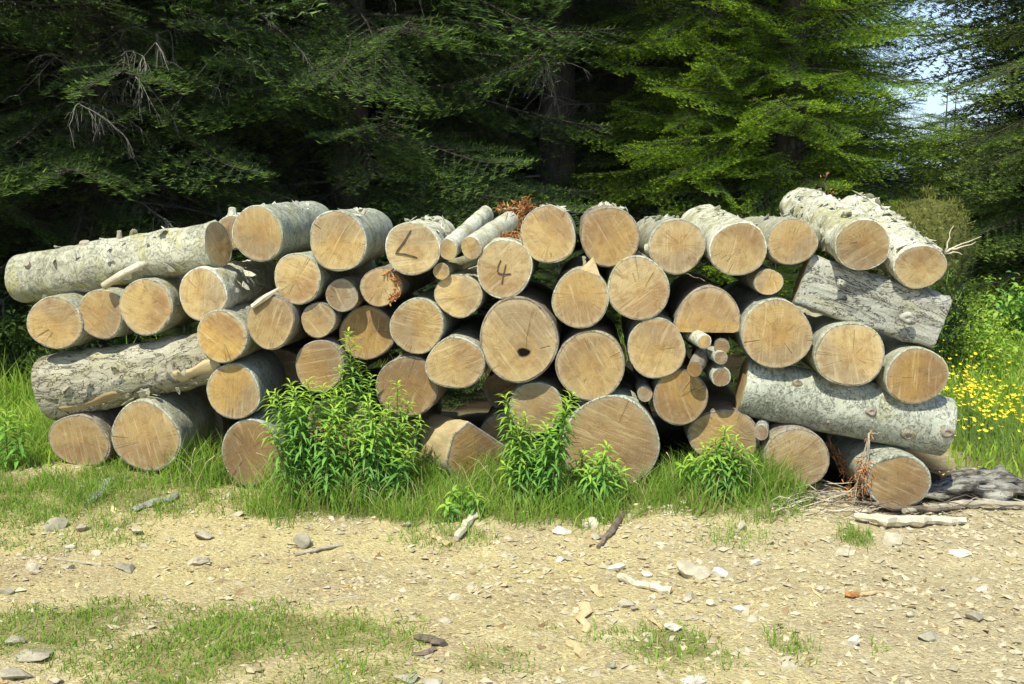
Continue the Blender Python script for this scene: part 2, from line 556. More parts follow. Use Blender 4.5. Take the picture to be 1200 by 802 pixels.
def turf(x, y):
    """density 0..1.4 and blade height of the turf at a point"""
    x = np.asarray(x, float); y = np.asarray(y, float)
    d = np.zeros_like(x); h = np.zeros_like(x) + 0.05
    e = vn(x * 7, y * 7, 21) * 0.7 + vn(x * 19, y * 19, 22) * 0.5
    for cx, cy, a, b, dn, hh in PATCH:
        q = ((x - cx) / a) ** 2 + ((y - cy) / b) ** 2
        v = dn * np.clip(1.25 - q + e * 1.1, 0, 1)
        h = np.where(v > d, hh, h); d = np.maximum(d, v)
    s_ = (x - G1.x) * PL.x + (y - G1.y) * PL.y; q_ = (x - G1.x) * BK.x + (y - G1.y) * BK.y
    d = d * (1 - sstep(0.05, 0.25, q_) * sstep(-0.1, 0.1, s_) * (1 - sstep(3.7, 3.9, s_)))
    return d, h


def zones(x, y):
    """meadow, forest floor (also the painted shade under the pile), as 0..1"""
    s = (x - G1.x) * PL.x + (y - G1.y) * PL.y
    d = (x - G1.x) * BK.x + (y - G1.y) * BK.y
    e = 0.25 * vn(x * 2.2, y * 2.2, 31)
    ang = np.arctan2(x, np.maximum(y, 0.01))
    mead = sstep(3.72, 3.9, s + e) * sstep(0.15, 0.35, d + e)
    mead = np.maximum(mead, sstep(0.25, 0.0, s + e) * sstep(-0.05, 0.15, d + e) * (1 - sstep(1.6, 2.4, d)))
    forest = sstep(0.12, 0.35, d) * (1 - sstep(3.65, 3.85, s)) * sstep(0.0, 0.2, s) * (1 - sstep(1.3, 1.8, d))  # dark soil colour under the pile stands in for its shade
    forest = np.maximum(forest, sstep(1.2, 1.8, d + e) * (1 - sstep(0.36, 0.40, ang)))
    return mead, np.clip(forest, 0, 1)


td, th_ = turf(X, Y)
zm, zf = zones(X, Y)
ny, nx = X.shape
verts = np.stack([X.ravel(), Y.ravel(), Z.ravel()], 1)
ii = (np.arange(ny - 1)[:, None] * nx + np.arange(nx - 1)[None, :]).ravel()
faces = np.stack([ii, ii + 1, ii + nx + 1, ii + nx], 1)

m = NT("ground_soil", 0.95, 0.1)
c = m.coord()
n1 = m.noise(c, 1.3, 5, 0.6, 0.3); n2 = m.noise(c, 9, 5, 0.7, 0.2); n3 = m.noise(c, 55, 4, 0.75); n4 = m.noise(c, 260, 2, 0.8)
col = m.mix(m.ramp(n1, 0.4, 0.62), (0.54, 0.455, 0.215), (0.45, 0.375, 0.205))
col = m.mix(m.ramp(m.noise(m.coord(off=None), 2.7, 4, 0.65, 0.2), 0.50, 0.66, 0, 0.7), col, (0.37, 0.285, 0.17))
col = m.mix(m.ramp(n2, 0.5, 0.66, 0, 0.5), col, (0.42, 0.295, 0.14))
col = m.mix(m.ramp(n3, 0.52, 0.66, 0, 0.65), col, (0.58, 0.50, 0.30))
col = m.mix(m.ramp(n3, 0.30, 0.44, 0.6, 0), col, (0.22, 0.155, 0.09))
col = m.mix(m.ramp(n4, 0.5, 0.8, 0, 0.5), col, (0.20, 0.145, 0.09))
vc = m.n.new("ShaderNodeTexVoronoi"); m.put(vc.inputs["Vector"], m.coord((1, 1.3, 1))); vc.inputs["Scale"].default_value = 95
vsep = m.n.new("ShaderNodeSeparateColor"); m.l.new(vc.outputs["Color"], vsep.inputs[0])
sx = m.n.new("ShaderNodeSeparateXYZ"); m.l.new(m.coord(), sx.inputs[0])
col = m.mix(m.ramp(m.math('ADD', sx.outputs[0], m.math('MULTIPLY', n1, 1.2)), 0.4, 2.2, 0, 0.6), col, (0.42, 0.355, 0.235))
col = m.mix(m.ramp(vsep.outputs[0], 0.62, 0.95, 0, 0.6), col, (0.62, 0.53, 0.32))
col = m.mix(m.ramp(vsep.outputs[1], 0.72, 1.0, 0, 0.55), col, (0.24, 0.175, 0.10))
vcd = vc.outputs["Distance"]
tf = m.attr("turf"); me_ = m.attr("meadow"); fo = m.attr("forest")
turfc = m.mix(n3, (0.12, 0.11, 0.04), (0.20, 0.20, 0.06))
col = m.mix(m.math('MULTIPLY', m.ramp(m.math('ADD', tf, m.math('MULTIPLY', n3, 0.4)), 0.5, 1.3), 0.85), col, turfc)
col = m.mix(me_, col, m.mix(n3, (0.08, 0.09, 0.02), (0.16, 0.17, 0.05)))
col = m.mix(fo, col, m.mix(n3, (0.02, 0.016, 0.009), (0.05, 0.036, 0.02)))  # forest floor; shade under the pile is painted with the same dark soil
m.color(col)
m.bump(m.math('ADD', m.math('MULTIPLY', n3, 1.0), m.math('ADD', m.math('SUBTRACT', m.math('MULTIPLY', n4, 0.4), m.math('MULTIPLY', vcd, 0.45)), m.math('MULTIPLY', n2, 1.0))), 0.012, 0.9)
gme = mesh("ground", verts, faces, [m.mat], True, None,
           {"turf": td.ravel(), "meadow": zm.ravel(), "forest": zf.ravel()})
obj("ground", gme, kind="structure")

# distant mountain seen through the gap on the right
mx = np.linspace(-600, 3200, 150); my = np.linspace(0, 1, 40)
MX, MT = np.meshgrid(mx, my)
ridge = 150 + 90 * vn(MX / 420, MX * 0 + 0.5, 41) + 40 * vn(MX / 130, MX * 0 + 3, 42)
MY = 2000 + 900 * MT
MZ = -60 + ridge * 1.15 * np.sin(MT * math.pi * 0.5) + 28 * vn(MX / 90, MY / 90, 43) * MT + 10 * vn(MX / 30, MY / 30, 44)
v = np.stack([MX.ravel(), MY.ravel(), MZ.ravel()], 1)
ii = (np.arange(39)[:, None] * 150 + np.arange(149)[None, :]).ravel()
m = NT("mountain_forest", 1.0, 0.0)
n1 = m.noise(m.coord(), 0.02, 5, 0.7)
m.color(m.mix(m.ramp(n1, 0.4, 0.6), (0.035, 0.07, 0.03), (0.09, 0.13, 0.05)))
obj("mountain", mesh("mountain", v, np.stack([ii, ii + 1, ii + 151, ii + 150], 1), [m.mat], True), kind="structure")


# ================================================================== LOGS
def frame_from(axis):
    y = axis.normalized(); x = y.cross(UP).normalized(); z = x.cross(y)
    return Matrix((x, y, z)).transposed()


LOGS = []


def build_log(origin, axis, L, rx, rz, label, bark='bark_pale', tone=0.2, orange=0.2, grey=0.0, shape=None,
              taper=1.0, rough=1.0, hole=None, rim=0.055, harm=1.0, pith=None, group="logs stacked in the wood pile",
              cat="log", both=False, front_slant=0.0, sidemat=None, name="log", ring=44):
    seed = rnd.uniform(0, 500)
    root = empty(name, origin, label, cat, group)
    root.rotation_euler = frame_from(axis).to_euler()
    R0 = (rx + rz) / 2
    ph = [rnd.uniform(0, 6.28) for _ in range(5)]
    am = [0, 0.024, 0.024, 0.017, 0.012]
    big = R0 > 0.05
    ns = ring if big else 16

    def outline(th):
        r = 1.0
        for k in range(1, 5):
            r += am[k] * harm * math.sin(k * th + ph[k])
        e = 1 / math.sqrt((math.cos(th) / rx) ** 2 + (math.sin(th) / rz) ** 2)
        r *= e
        for tf_, cc in (shape or ()):
            cs = math.cos(th - tf_)
            if cs > 0.02:
                r = min(r, cc * R0 / cs)
        return r

    def rimv(th):
        return rim * (1 + 0.55 * mnoise.noise(Vector((math.cos(th) * 1.7 + seed, math.sin(th) * 1.7, 3))) + 0.35 * mnoise.noise(Vector((math.cos(th) * 6, math.sin(th) * 6, seed))))

    def is_flat(th):
        if not shape:
            return False
        return any(math.cos(th - a) > 0.02 and c_ * R0 / math.cos(th - a) < 1.0 / math.sqrt((math.cos(th) / rx) ** 2 + (math.sin(th) / rz) ** 2)
                   for a, c_ in shape)

    # --- bark shell
    nl = max(5, int(L / (0.028 if big else 0.04)))
    vs, fs, mi = [], [], []
    ths = [2 * math.pi * k / ns for k in range(ns)]
    rows = []
    prof = [(0.012, 1.02, 0), (0.0015, 1.0, 0), (0.0015, 0.25, 0), (0.004, 0.0, 0)]
    for yy, f, _ in prof:
        row = []
        for th in ths:
            o = outline(th) * (1 - rimv(th) * f)
            jit = 0.007 * mnoise.noise(Vector((math.cos(th) * 5, math.sin(th) * 5, seed))) if f < 0.5 else 0
            jit = jit if big else 0
            row.append((math.cos(th) * o, yy + abs(jit) + front_slant * math.sin(th) * o, math.sin(th) * o))
        rows.append(row)
    dr = 0.0045 * rough * (1 if big else 0.4)
    for i in range(1, nl + 1):
        t = i / nl; row = []
        yy0 = 0.004 + (L - 0.008) * t
        for th in ths:
            o = outline(th) * (1 + (taper - 1) * t)
            p = Vector((math.cos(th) * 0.14, yy0 * 1.0, math.sin(th) * 0.14))
            d = mnoise.fractal(p * 14 + Vector((seed, 0, 0)), 0.7, 2.1, 4) * dr
            d += mnoise.noise(p * 5 + Vector((0, seed, 0))) * dr * 1.2
            if rough > 1.5:
                q = mnoise.noise(Vector((p.x * 26, p.y * 12, p.z * 26 + seed)))
                d += max(0, q) * dr * 1.6
            if is_flat(th):
                d *= 0.5
            o = o + d * min(1, t * 8)
            row.append((math.cos(th) * o, yy0 + front_slant * math.sin(th) * o * (1 - t), math.sin(th) * o))
        rows.append(row)
    tl = taper
    for yy, f in ((L + 0.0, (1 - rim * 0.2) * tl), (L + 0.0, (1 - rim) * tl), (L - 0.01, (1 - rim) * tl)):
        rows.append([(math.cos(th) * outline(th) * f, yy, math.sin(th) * outline(th) * f) for th in ths])
    for row in rows:
        vs.extend(row)
    for i in range(len(rows) - 1):
        for k in range(ns):
            k2 = (k + 1) % ns
            fs.append((i * ns + k, i * ns + k2, (i + 1) * ns + k2, (i + 1) * ns + k))
            mi.append(1 if (shape and is_flat(ths[k]) and is_flat(ths[k2]) and 3 <= i) else 0)
    me = mesh("bark", vs, fs, [M[bark], M[sidemat] if sidemat else M['weathered']], True, mi)
    obj("bark", me, root)

    # --- cut faces
    if pith is None:
        pith = (rnd.uniform(-0.14, 0.14), rnd.uniform(-0.14, 0.14))
    if hole:
        pith = (hole[0], hole[1])

    def cut_face(y0, sgn, sc):
        nr = 9 if big else 4
        v = []; pol = []; kn = []
        px_, pz_ = pith[0] * rx, pith[1] * rz
        rs = [0.0] + [((k + 1) / nr) for k in range(nr)]
        if hole and sgn < 0:
            hr = hole[2]
            rs = [0.0, hr * 0.5, hr * 0.85, hr, hr * 1.25] + [hr * 1.25 + (1 - hr * 1.25) * k / 7 for k in range(1, 8)]
        v.append((px_, 0, pz_)); pol.append((0, 0, 0)); kn.append(0)
        for f in rs[1:]:
            for th in ths:
                o = outline(th) * (1 - rimv(th)) * sc
                ex, ez = math.cos(th) * o, math.sin(th) * o
                if hole and f <= hole[2] * 1.26:  # ring of the knot hole
                    wob = 1 + 0.07 * math.sin(3 * th + 1) + 0.03 * math.sin(5 * th)
                    x = px_ + math.cos(th) * R0 * f * wob * 1.15; z = pz_ + math.sin(th) * R0 * f * wob * 0.85
                else:
                    x = px_ + (ex - px_) * f; z = pz_ + (ez - pz_) * f
                v.append((x, 0, z)); pol.append((math.cos(th) * f, math.sin(th) * f, 0)); kn.append(0)
        vv = []
        for j, (x, _, z) in enumerate(v):
            y = 0.0012 * mnoise.noise(Vector((x * 30, seed, z * 30))) + 0.002 * mnoise.noise(Vector((x * 7, seed, z * 7)))
            if hole and sgn < 0:
                row_ = 0 if j == 0 else (j - 1) // ns + 1
                dep = [0.035, 0.033, 0.024, 0.002]
                if row_ < 4:
                    y += dep[row_]; kn[j] = [1, 1, 1, 0.75][row_]
                elif row_ == 4:
                    kn[j] = 0.15
            vv.append((x, y0 + sgn * -y + (front_slant * z if sgn < 0 else 0), z)) if sgn > 0 else vv.append((x, y0 + y + front_slant * z, z))
        f_ = []
        for k in range(ns):
            k2 = (k + 1) % ns
            f_.append((0, 1 + k, 1 + k2))
            for j in range(len(rs) - 2):
                a = 1 + j * ns
                f_.append((a + k, a + ns + k, a + ns + k2, a + k2))
        # skirt down inside the bark
        b = len(vv)
        last = 1 + (len(rs) - 2) * ns
        for dd in (0.0, 0.014):
            for k in range(ns):
                x, y, z = vv[last + k]
                vv.append((x, y - sgn * dd, z)); pol.append(pol[last + k]); kn.append(0)
        for k in range(ns):
            k2 = (k + 1) % ns
            f_.append((b + k, b + ns + k, b + ns + k2, b + k2))
        if sgn > 0:
            f_ = [tuple(reversed(q)) for q in f_]
        me = mesh("cut_face", vv, f_, [M['cut']], True, None, {"pol": np.array(pol), "knot": np.array(kn)})
        o = obj("cut_face", me, root)
        o["tone"] = float(tone); o["orange"] = float(orange); o["grey"] = float(grey)
        return o
    cut_face(0.0, -1, 1.0)
    cut_face(L, 1, taper)
    LOGS.append((root, Vector(origin), axis.normalized(), L, rx, rz))
    return root, outline


def log(cx, cy, rx, ry, label, off=0.0, L=0.97, yaw=0.0, pitch=0.0, **k):
    yaw += rnd.uniform(-1.3, 1.3); pitch += rnd.uniform(-0.8, 0.8)
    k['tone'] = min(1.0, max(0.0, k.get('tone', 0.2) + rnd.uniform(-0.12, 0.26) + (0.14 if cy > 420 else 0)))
    k['orange'] = min(1.0, k.get('orange', 0.2) + rnd.uniform(0.0, 0.45))
    k['grey'] = min(1.0, k.get('grey', 0.0) + max(0.0, rnd.uniform(-0.5, 0.35)))
    p, s = on_pile(cx, cy, off)
    ax = (Matrix.Rotation(R(-yaw), 3, 'Z') @ BK)
    ax = (ax * math.cos(R(pitch)) + UP * math.sin(R(pitch)))
    r, o = build_log(p, ax, L, rx * s, ry * s, label, **k)
    return r


def side_log(a, b, ra, rb, label, offa=0.15, offb=0.15, **k):
    """log lying along the pile, from image point a to b (centres of its ends)"""
    pa, sa = on_pile(a[0], a[1], offa); pb, sb = on_pile(b[0], b[1], offb)
    ax = pb - pa
    return build_log(pa, ax, ax.length, ra * sa, ra * sa, label, taper=(rb * sb) / (ra * sa), **k)[0]


def stub(root, t, th, r, h, mat='drybranch', lean=0.3, rlog=None):
    """a branch stub standing on the bark: t along the log (m), th angle, r its radius, h its height"""
    for lg in LOGS:
        if lg[0] is root:
            Rl = (lg[4] + lg[5]) / 2
    d = Vector((math.cos(th), 0, math.sin(th)))
    p0 = Vector((0, t, 0)) + d * (Rl * 0.93)
    p1 = p0 + (d + Vector((0, lean, 0))).normalized() * (h + Rl * 0.07)
    mb = MB()
    mb.tube([p0, p0.lerp(p1, 0.5), p1], [r * 1.25, r * 1.05, r * 0.9], 9, jit=0.08)
    mb.build("branch_stub", [M[mat]], root, smooth=False)


def knots(root, lst, bark='bark_brown'):
    for t, th, r in lst:
        for lg in LOGS:
            if lg[0] is root:
                Rl = lg[4]
        d = Vector((math.cos(th), 0, math.sin(th)))
        u = Vector((0, 1, 0)); w = d.cross(u)
        v = []; f = []
        n = 12
        for j, (rr, hh) in enumerate(((1.7, -0.004), (1.2, 0.005), (0.85, 0.008), (0.55, 0.003), (0.0, 0.001))):
            for k in range(n):
                a = 2 * math.pi * k / n
                rj = r * rr * (1 + 0.12 * math.sin(3 * a + t * 9))
                q = Vector((0, t, 0)) + u * math.cos(a) * rj + w * math.sin(a) * rj * 0.8
                # keep on the cylinder
                loc = math.sin(a) * rj * 0.8
                q = q + d * (math.sqrt(max(0, Rl * Rl - loc * loc)) + hh)
                v.append(q)
        for j in range(4):
            for k in range(n):
                k2 = (k + 1) % n
                f.append((j * n + k, j * n + k2, (j + 1) * n + k2, (j + 1) * n + k))
        obj("knot", mesh("knot", v, f, [M[bark]], True), root)


def flakes(root, n, tmin, tmax, thmin, thmax, size=0.03, mat='bark_shaggy'):
    """curled bark scales standing off the log, joined as one part"""
    for lg in LOGS:
        if lg[0] is root:
            Rl = (lg[4] + lg[5]) / 2
    mb = MB()
    for _ in range(n):
        t = rnd.uniform(tmin, tmax); th = rnd.uniform(thmin, thmax)
        d = Vector((math.cos(th), 0, math.sin(th))); u = Vector((0, 1, 0)); w = d.cross(u)
        ang = rnd.uniform(0, 6.28)
        a = (u * math.cos(ang) + w * math.sin(ang)); b = d.cross(a)
        s = size * rnd.uniform(0.4, 1.1); wd = s * rnd.uniform(0.25, 0.6)
        c = Vector((0, t, 0)) + d * (Rl * 1.0)
        lift = rnd.uniform(0.15, 0.7)
        p = [c - b * wd - a * s * 0.5 - d * 0.004, c + b * wd - a * s * 0.5 - d * 0.004,
             c + b * wd * 0.8 + a * s * 0.2 + d * s * lift * 0.5, c - b * wd * 0.8 + a * s * 0.2 + d * s * lift * 0.5,
             c + a * s * 0.7 + d * s * lift]
        q = [x + d * 0.0025 for x in p]
        mb.add(p + q, [(0, 3, 2, 1), (3, 4, 2), (5, 6, 7, 8), (8, 7, 9), (0, 1, 6, 5), (1, 2, 7, 6), (2, 4, 9, 7), (4, 3, 8, 9), (3, 0, 5, 8)])
    mb.build("bark_flakes", [M[mat]], root, smooth=False, kind="stuff")


def mark(root, strokes, s, cxy, w=2.6):
    """ink strokes drawn on the sawn end, in image pixels"""
    mb = MB()
    for st in strokes:
        pts = [((x - cxy[0]) * s, (cxy[1] - y) * s) for x, y in st]
        # resample
        res = []
        for i in range(len(pts) - 1):
            for k in range(4):
                t = k / 4
                res.append((pts[i][0] * (1 - t) + pts[i + 1][0] * t, pts[i][1] * (1 - t) + pts[i + 1][1] * t))
        res.append(pts[-1])
        n = len(res)
        v = []
        for i, (x, z) in enumerate(res):
            a = res[max(0, i - 1)]; b = res[min(n - 1, i + 1)]
            dx, dz = b[0] - a[0], b[1] - a[1]; l = math.hypot(dx, dz) or 1
            ww = w * s * 0.5 * (0.8 + 0.45 * math.sin(i * 1.9) * rnd.random()) * (0.55 if i in (0, n - 1) else 1)
            v += [(x - dz / l * ww, -0.0035, z + dx / l * ww), (x + dz / l * ww, -0.0035, z - dx / l * ww),
                  (x - dz / l * ww, 0.001, z + dx / l * ww), (x + dz / l * ww, 0.001, z - dx / l * ww)]
        f = []
        for i in range(n - 1):
            a = i * 4; b = a + 4
            f += [(a, b, b + 1, a + 1), (a, a + 2, b + 2, b), (a + 1, b + 1, b + 3, a + 3)]
        f += [(0, 1, 3, 2), (n * 4 - 4, n * 4 - 2, n * 4 - 1, n * 4 - 3)]
        mb.add(v, f)
    mb.build("ink_mark", [M['ink']], root, smooth=False)


P, G, S, B = 'bark_pale', 'bark_grey', 'bark_shaggy', 'bark_brown'
# ---- top row
L1 = side_log((27, 328), (256, 287), 29, 27, "long pale log lying lengthwise at the top left end of the pile", 0.30, 0.06, bark=P, tone=0.35, rough=1.7)
stub(L1, 0.57, R(80), 0.010, 0.022, 'drybranch'); stub(L1, 0.40, R(70), 0.022, 0.008, 'drybranch')
stub(L1, 0.13, R(30), 0.014, 0.01, 'drybranch'); flakes(L1, 26, 0.1, 0.9, R(-70), R(100), 0.035)
l = log(270, 272, 19, 20, "short knobby pale log showing between the lengthwise log and the next round end", off=0.26, L=0.7, bark=S, rough=2, tone=0.3)
stub(l, 0.05, R(95), 0.018, 0.032, 'bark_shaggy')
l = log(302, 275, 30, 33, "thick top log with its grey bark showing, first round end right of the lengthwise log", off=0.0, L=0.98, pitch=1, yaw=-2, bark=G, tone=0.25, orange=0.25)
stub(l, 0.55, R(80), 0.01, 0.02)
l = log(395, 283, 34, 36, "large pale top log left of the log inked with an open angle", off=-0.03, L=0.95, yaw=-5, bark=G, tone=0.1, orange=0.1)
stub(l, 0.3, R(60), 0.009, 0.022, 'drybranch')
LANG = log(483, 291, 32, 32, "log end inked with a black open angle like a slanted L", off=-0.05, L=0.9, yaw=-4, pitch=1, bark=S, tone=0.12, orange=0.1, rough=1.6)
mark(LANG, [[(482, 270), (474, 283), (464, 296)], [(463, 297), (474, 298), (489, 302)]], on_pile(483, 291, -0.05)[1], (483, 291), 2.1)
flakes(LANG, 20, 0.05, 0.7, R(30), R(110), 0.03)
log(525, 293, 11, 13, "thin pole end just right of the angle mark, bark lit white", off=-0.04, L=0.85, yaw=5, pitch=9, bark=S, tone=0.3, rough=1.5, group="thin poles in the pile", cat="pole", name="pole")
log(552, 291, 12.5, 14, "thin pole end above the upper left of the log marked 4", off=-0.03, L=0.8, yaw=6, pitch=6.5, bark=S, tone=0.25, rough=1.5, group="thin poles in the pile", cat="pole", name="pole")
log(517, 318, 9.5, 10.5, "small round pole end alone below the two thin poles", off=-0.02, L=0.9, bark=P, tone=0.3, group="thin poles in the pile", cat="pole", name="pole")
L4 = log(591, 316, 33, 35, "log end inked with a black 4 near the top centre", off=-0.02, L=0.95, bark=S, tone=0.12, orange=0.15, rough=1.3)
mark(L4, [[(587, 305), (584, 312), (583, 319)], [(583, 320), (591, 322), (599, 321)], [(593, 310), (590, 322), (588, 333)]], on_pile(591, 316, -0.02)[1], (591, 316), 1.9)
log(643, 275, 33, 34, "round top log beside the dry red twig, right of the thin poles", off=-0.01, L=0.97, bark=P, tone=0.08, orange=0.1)
log(714, 277, 36, 35, "top log with a brown streaked heart, standing highest in the middle", off=0.0, L=0.97, bark=B, tone=0.35, orange=0.25)
l = log(794, 289, 34, 32, "top log with grey stains down its right side, left of the pale shaggy one", off=0.0, L=0.95, bark=P, tone=0.2, grey=0.25, yaw=-3)
stub(l, 0.05, R(185), 0.020, 0.012, 'bark_shaggy')
l = log(865, 292, 33.5, 32, "top log with white bark rising behind it, above the half round log", off=-0.02, L=0.95, yaw=-2, pitch=4, bark=S, tone=0.25, orange=0.15, rough=1.5)
l = log(929, 284, 29, 28, "smallest round end of the top row, resting on the slab's upper left corner", off=0.0, L=0.9, yaw=-2, bark=P, tone=0.3)
flakes(l, 16, 0.05, 0.6, R(60), R(160), 0.03)
L15 = log(1012, 288, 32, 31, "shaggy white barked top log second from the right end", off=-0.06, L=0.97, yaw=-2, pitch=8, bark=S, tone=0.35, grey=0.15, rough=2.4, taper=0.98)
flakes(L15, 90, 0.03, 0.95, R(50), R(200), 0.035)
L16 = log(1079, 313, 30, 27, "rightmost top log, its shaggy white bark rising to the back", off=-0.05, L=0.98, yaw=0, pitch=12, bark=S, tone=0.2, grey=0.1, rough=2.4)
flakes(L16, 110, 0.03, 0.95, R(20), R(180), 0.035)
stub(L16, 0.12, R(15), 0.008, 0.03); stub(L16, 0.25, R(20), 0.02, 0.015, 'whitebranch')
log(901, 331, 17, 15.5, "small round log wedged under the top row beside the grey slab", off=0.01, L=0.9, bark=P, tone=0.2)

for lg_ in LOGS[2:4] + LOGS[8:13]:
    if lg_[4] > 0.06:
        flakes(lg_[0], 14, 0.1, 0.85, R(50), R(130), 0.028)
# ---- left part
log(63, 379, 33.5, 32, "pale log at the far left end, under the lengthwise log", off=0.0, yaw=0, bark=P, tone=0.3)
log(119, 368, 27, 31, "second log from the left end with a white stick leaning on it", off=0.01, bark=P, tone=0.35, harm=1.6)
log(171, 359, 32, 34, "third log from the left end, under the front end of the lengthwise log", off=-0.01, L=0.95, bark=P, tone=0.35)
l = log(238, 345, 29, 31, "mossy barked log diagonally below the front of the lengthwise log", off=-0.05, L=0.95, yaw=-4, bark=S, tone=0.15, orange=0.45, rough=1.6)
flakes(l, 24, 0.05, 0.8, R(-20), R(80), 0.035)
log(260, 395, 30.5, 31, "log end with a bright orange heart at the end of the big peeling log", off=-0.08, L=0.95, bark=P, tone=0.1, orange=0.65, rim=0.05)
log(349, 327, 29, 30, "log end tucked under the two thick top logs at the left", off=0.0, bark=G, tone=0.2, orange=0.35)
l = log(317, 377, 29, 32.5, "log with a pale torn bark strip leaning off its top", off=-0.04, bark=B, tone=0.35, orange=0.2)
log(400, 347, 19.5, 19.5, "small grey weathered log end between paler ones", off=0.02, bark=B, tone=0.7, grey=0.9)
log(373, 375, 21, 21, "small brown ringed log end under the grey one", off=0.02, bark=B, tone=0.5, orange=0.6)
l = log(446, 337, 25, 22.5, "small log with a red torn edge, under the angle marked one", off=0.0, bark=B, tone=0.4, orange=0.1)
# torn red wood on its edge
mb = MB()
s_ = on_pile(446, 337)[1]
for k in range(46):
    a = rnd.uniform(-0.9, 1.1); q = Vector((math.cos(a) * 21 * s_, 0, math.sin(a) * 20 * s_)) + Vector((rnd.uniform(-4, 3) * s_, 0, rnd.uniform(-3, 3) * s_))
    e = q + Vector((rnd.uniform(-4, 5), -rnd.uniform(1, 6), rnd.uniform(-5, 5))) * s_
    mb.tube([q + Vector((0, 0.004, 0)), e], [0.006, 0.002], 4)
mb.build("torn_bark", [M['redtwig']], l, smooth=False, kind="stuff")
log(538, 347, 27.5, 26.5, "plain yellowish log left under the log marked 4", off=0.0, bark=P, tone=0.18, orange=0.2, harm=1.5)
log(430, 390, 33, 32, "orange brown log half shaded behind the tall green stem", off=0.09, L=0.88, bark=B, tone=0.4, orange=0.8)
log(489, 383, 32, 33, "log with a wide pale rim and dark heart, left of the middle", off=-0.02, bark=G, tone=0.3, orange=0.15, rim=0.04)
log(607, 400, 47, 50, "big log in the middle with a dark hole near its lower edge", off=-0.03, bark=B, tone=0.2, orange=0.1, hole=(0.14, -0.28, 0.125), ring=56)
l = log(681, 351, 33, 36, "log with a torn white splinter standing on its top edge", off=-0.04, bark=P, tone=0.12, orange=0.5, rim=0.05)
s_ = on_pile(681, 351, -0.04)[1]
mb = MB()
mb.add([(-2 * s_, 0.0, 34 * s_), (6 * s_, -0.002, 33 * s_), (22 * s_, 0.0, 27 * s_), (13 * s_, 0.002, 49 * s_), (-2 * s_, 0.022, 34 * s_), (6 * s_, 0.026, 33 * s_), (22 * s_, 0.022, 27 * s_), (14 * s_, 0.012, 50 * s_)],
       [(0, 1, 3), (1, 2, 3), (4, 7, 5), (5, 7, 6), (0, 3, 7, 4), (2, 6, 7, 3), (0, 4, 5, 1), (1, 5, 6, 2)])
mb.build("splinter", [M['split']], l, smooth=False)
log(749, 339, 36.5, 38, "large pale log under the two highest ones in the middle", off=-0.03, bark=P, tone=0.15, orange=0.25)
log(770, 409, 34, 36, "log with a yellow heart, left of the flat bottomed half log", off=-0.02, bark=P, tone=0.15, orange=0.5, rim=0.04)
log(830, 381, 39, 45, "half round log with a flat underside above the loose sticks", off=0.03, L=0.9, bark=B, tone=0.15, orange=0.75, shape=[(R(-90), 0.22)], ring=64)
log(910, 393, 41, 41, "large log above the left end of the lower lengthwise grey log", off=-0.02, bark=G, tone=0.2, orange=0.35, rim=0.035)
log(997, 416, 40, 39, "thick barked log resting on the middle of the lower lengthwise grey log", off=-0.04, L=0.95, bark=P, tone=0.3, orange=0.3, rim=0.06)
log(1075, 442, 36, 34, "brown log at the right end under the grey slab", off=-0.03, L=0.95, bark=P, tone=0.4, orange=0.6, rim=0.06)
# sideways pieces
slab = side_log((938, 327), (1101, 379), 32, 32, "grey weathered split slab lying across the right end under the top logs", 0.10, 0.05,
                bark='slab', shape=[(0.0, 0.58)], tone=0.5, grey=0.8, harm=0.6, ring=64, sidemat='slab', rough=2.0)
knots(slab, [(0.42, R(-8), 0.02), (0.14, R(20), 0.012)], 'slab')
LS = side_log((868, 452), (1108, 500), 35, 35, "smooth grey log lying lengthwise low in the right half of the pile", 0.13, 0.10, bark=G, tone=0.2, rough=0.6)
knots(LS, [(0.20, R(35), 0.014), (0.50, R(8), 0.015), (0.66, R(-22), 0.02), (0.80, R(-2), 0.018), (0.35, R(-30), 0.006), (0.10, R(-12), 0.005)])
LP = side_log((60, 453), (262, 414), 38, 28, "big cracked log with peeling bark lying lengthwise at the left", 0.16, 0.10, bark='bark_plate', tone=0.4, orange=0.2, rough=1.8, harm=1.4)
# peeled patches on the big left log
for (t0, t1, a0, a1) in ((0.06, 0.42, R(-62), R(-30)), (0.62, 0.84, R(-42), R(-8))):
    for lg in LOGS:
        if lg[0] is LP:
            Rl = (lg[4] + lg[5]) / 2; LL = lg[3]
    v = []; f = []
    nt, na = 10, 8
    tp_ = (28 / 38)
    for i in range(nt + 1):
        for j in range(na + 1):
            u = i / nt
            w0 = a0 + 0.10 * math.sin(u * 9 + t0 * 5); w1 = a1 + 0.16 * math.sin(u * 7 + 2) - 0.25 * (2 * u - 1) ** 2
            th = w0 + (w1 - w0) * j / na
            t = t0 + (t1 - t0) * u
            ed = 1 if (i in (0, nt) or j in (0, na)) else 0
            r = Rl * (1 + (tp_ - 1) * t / LL) * (1.0 + (-0.04 if ed else 0.075))
            v.append((math.cos(th) * r, t, math.sin(th) * r))
    for i in range(nt):
        for j in range(na):
            a = i * (na + 1) + j
            f.append((a, a + 1, a + na + 2, a + na + 1))
    obj("bare_patch", mesh("bare_patch", v, f, [M['peeled']], True), LP)
flakes(LP, 26, 0.05, 0.8, R(-60), R(10), 0.04, 'bark_plate')

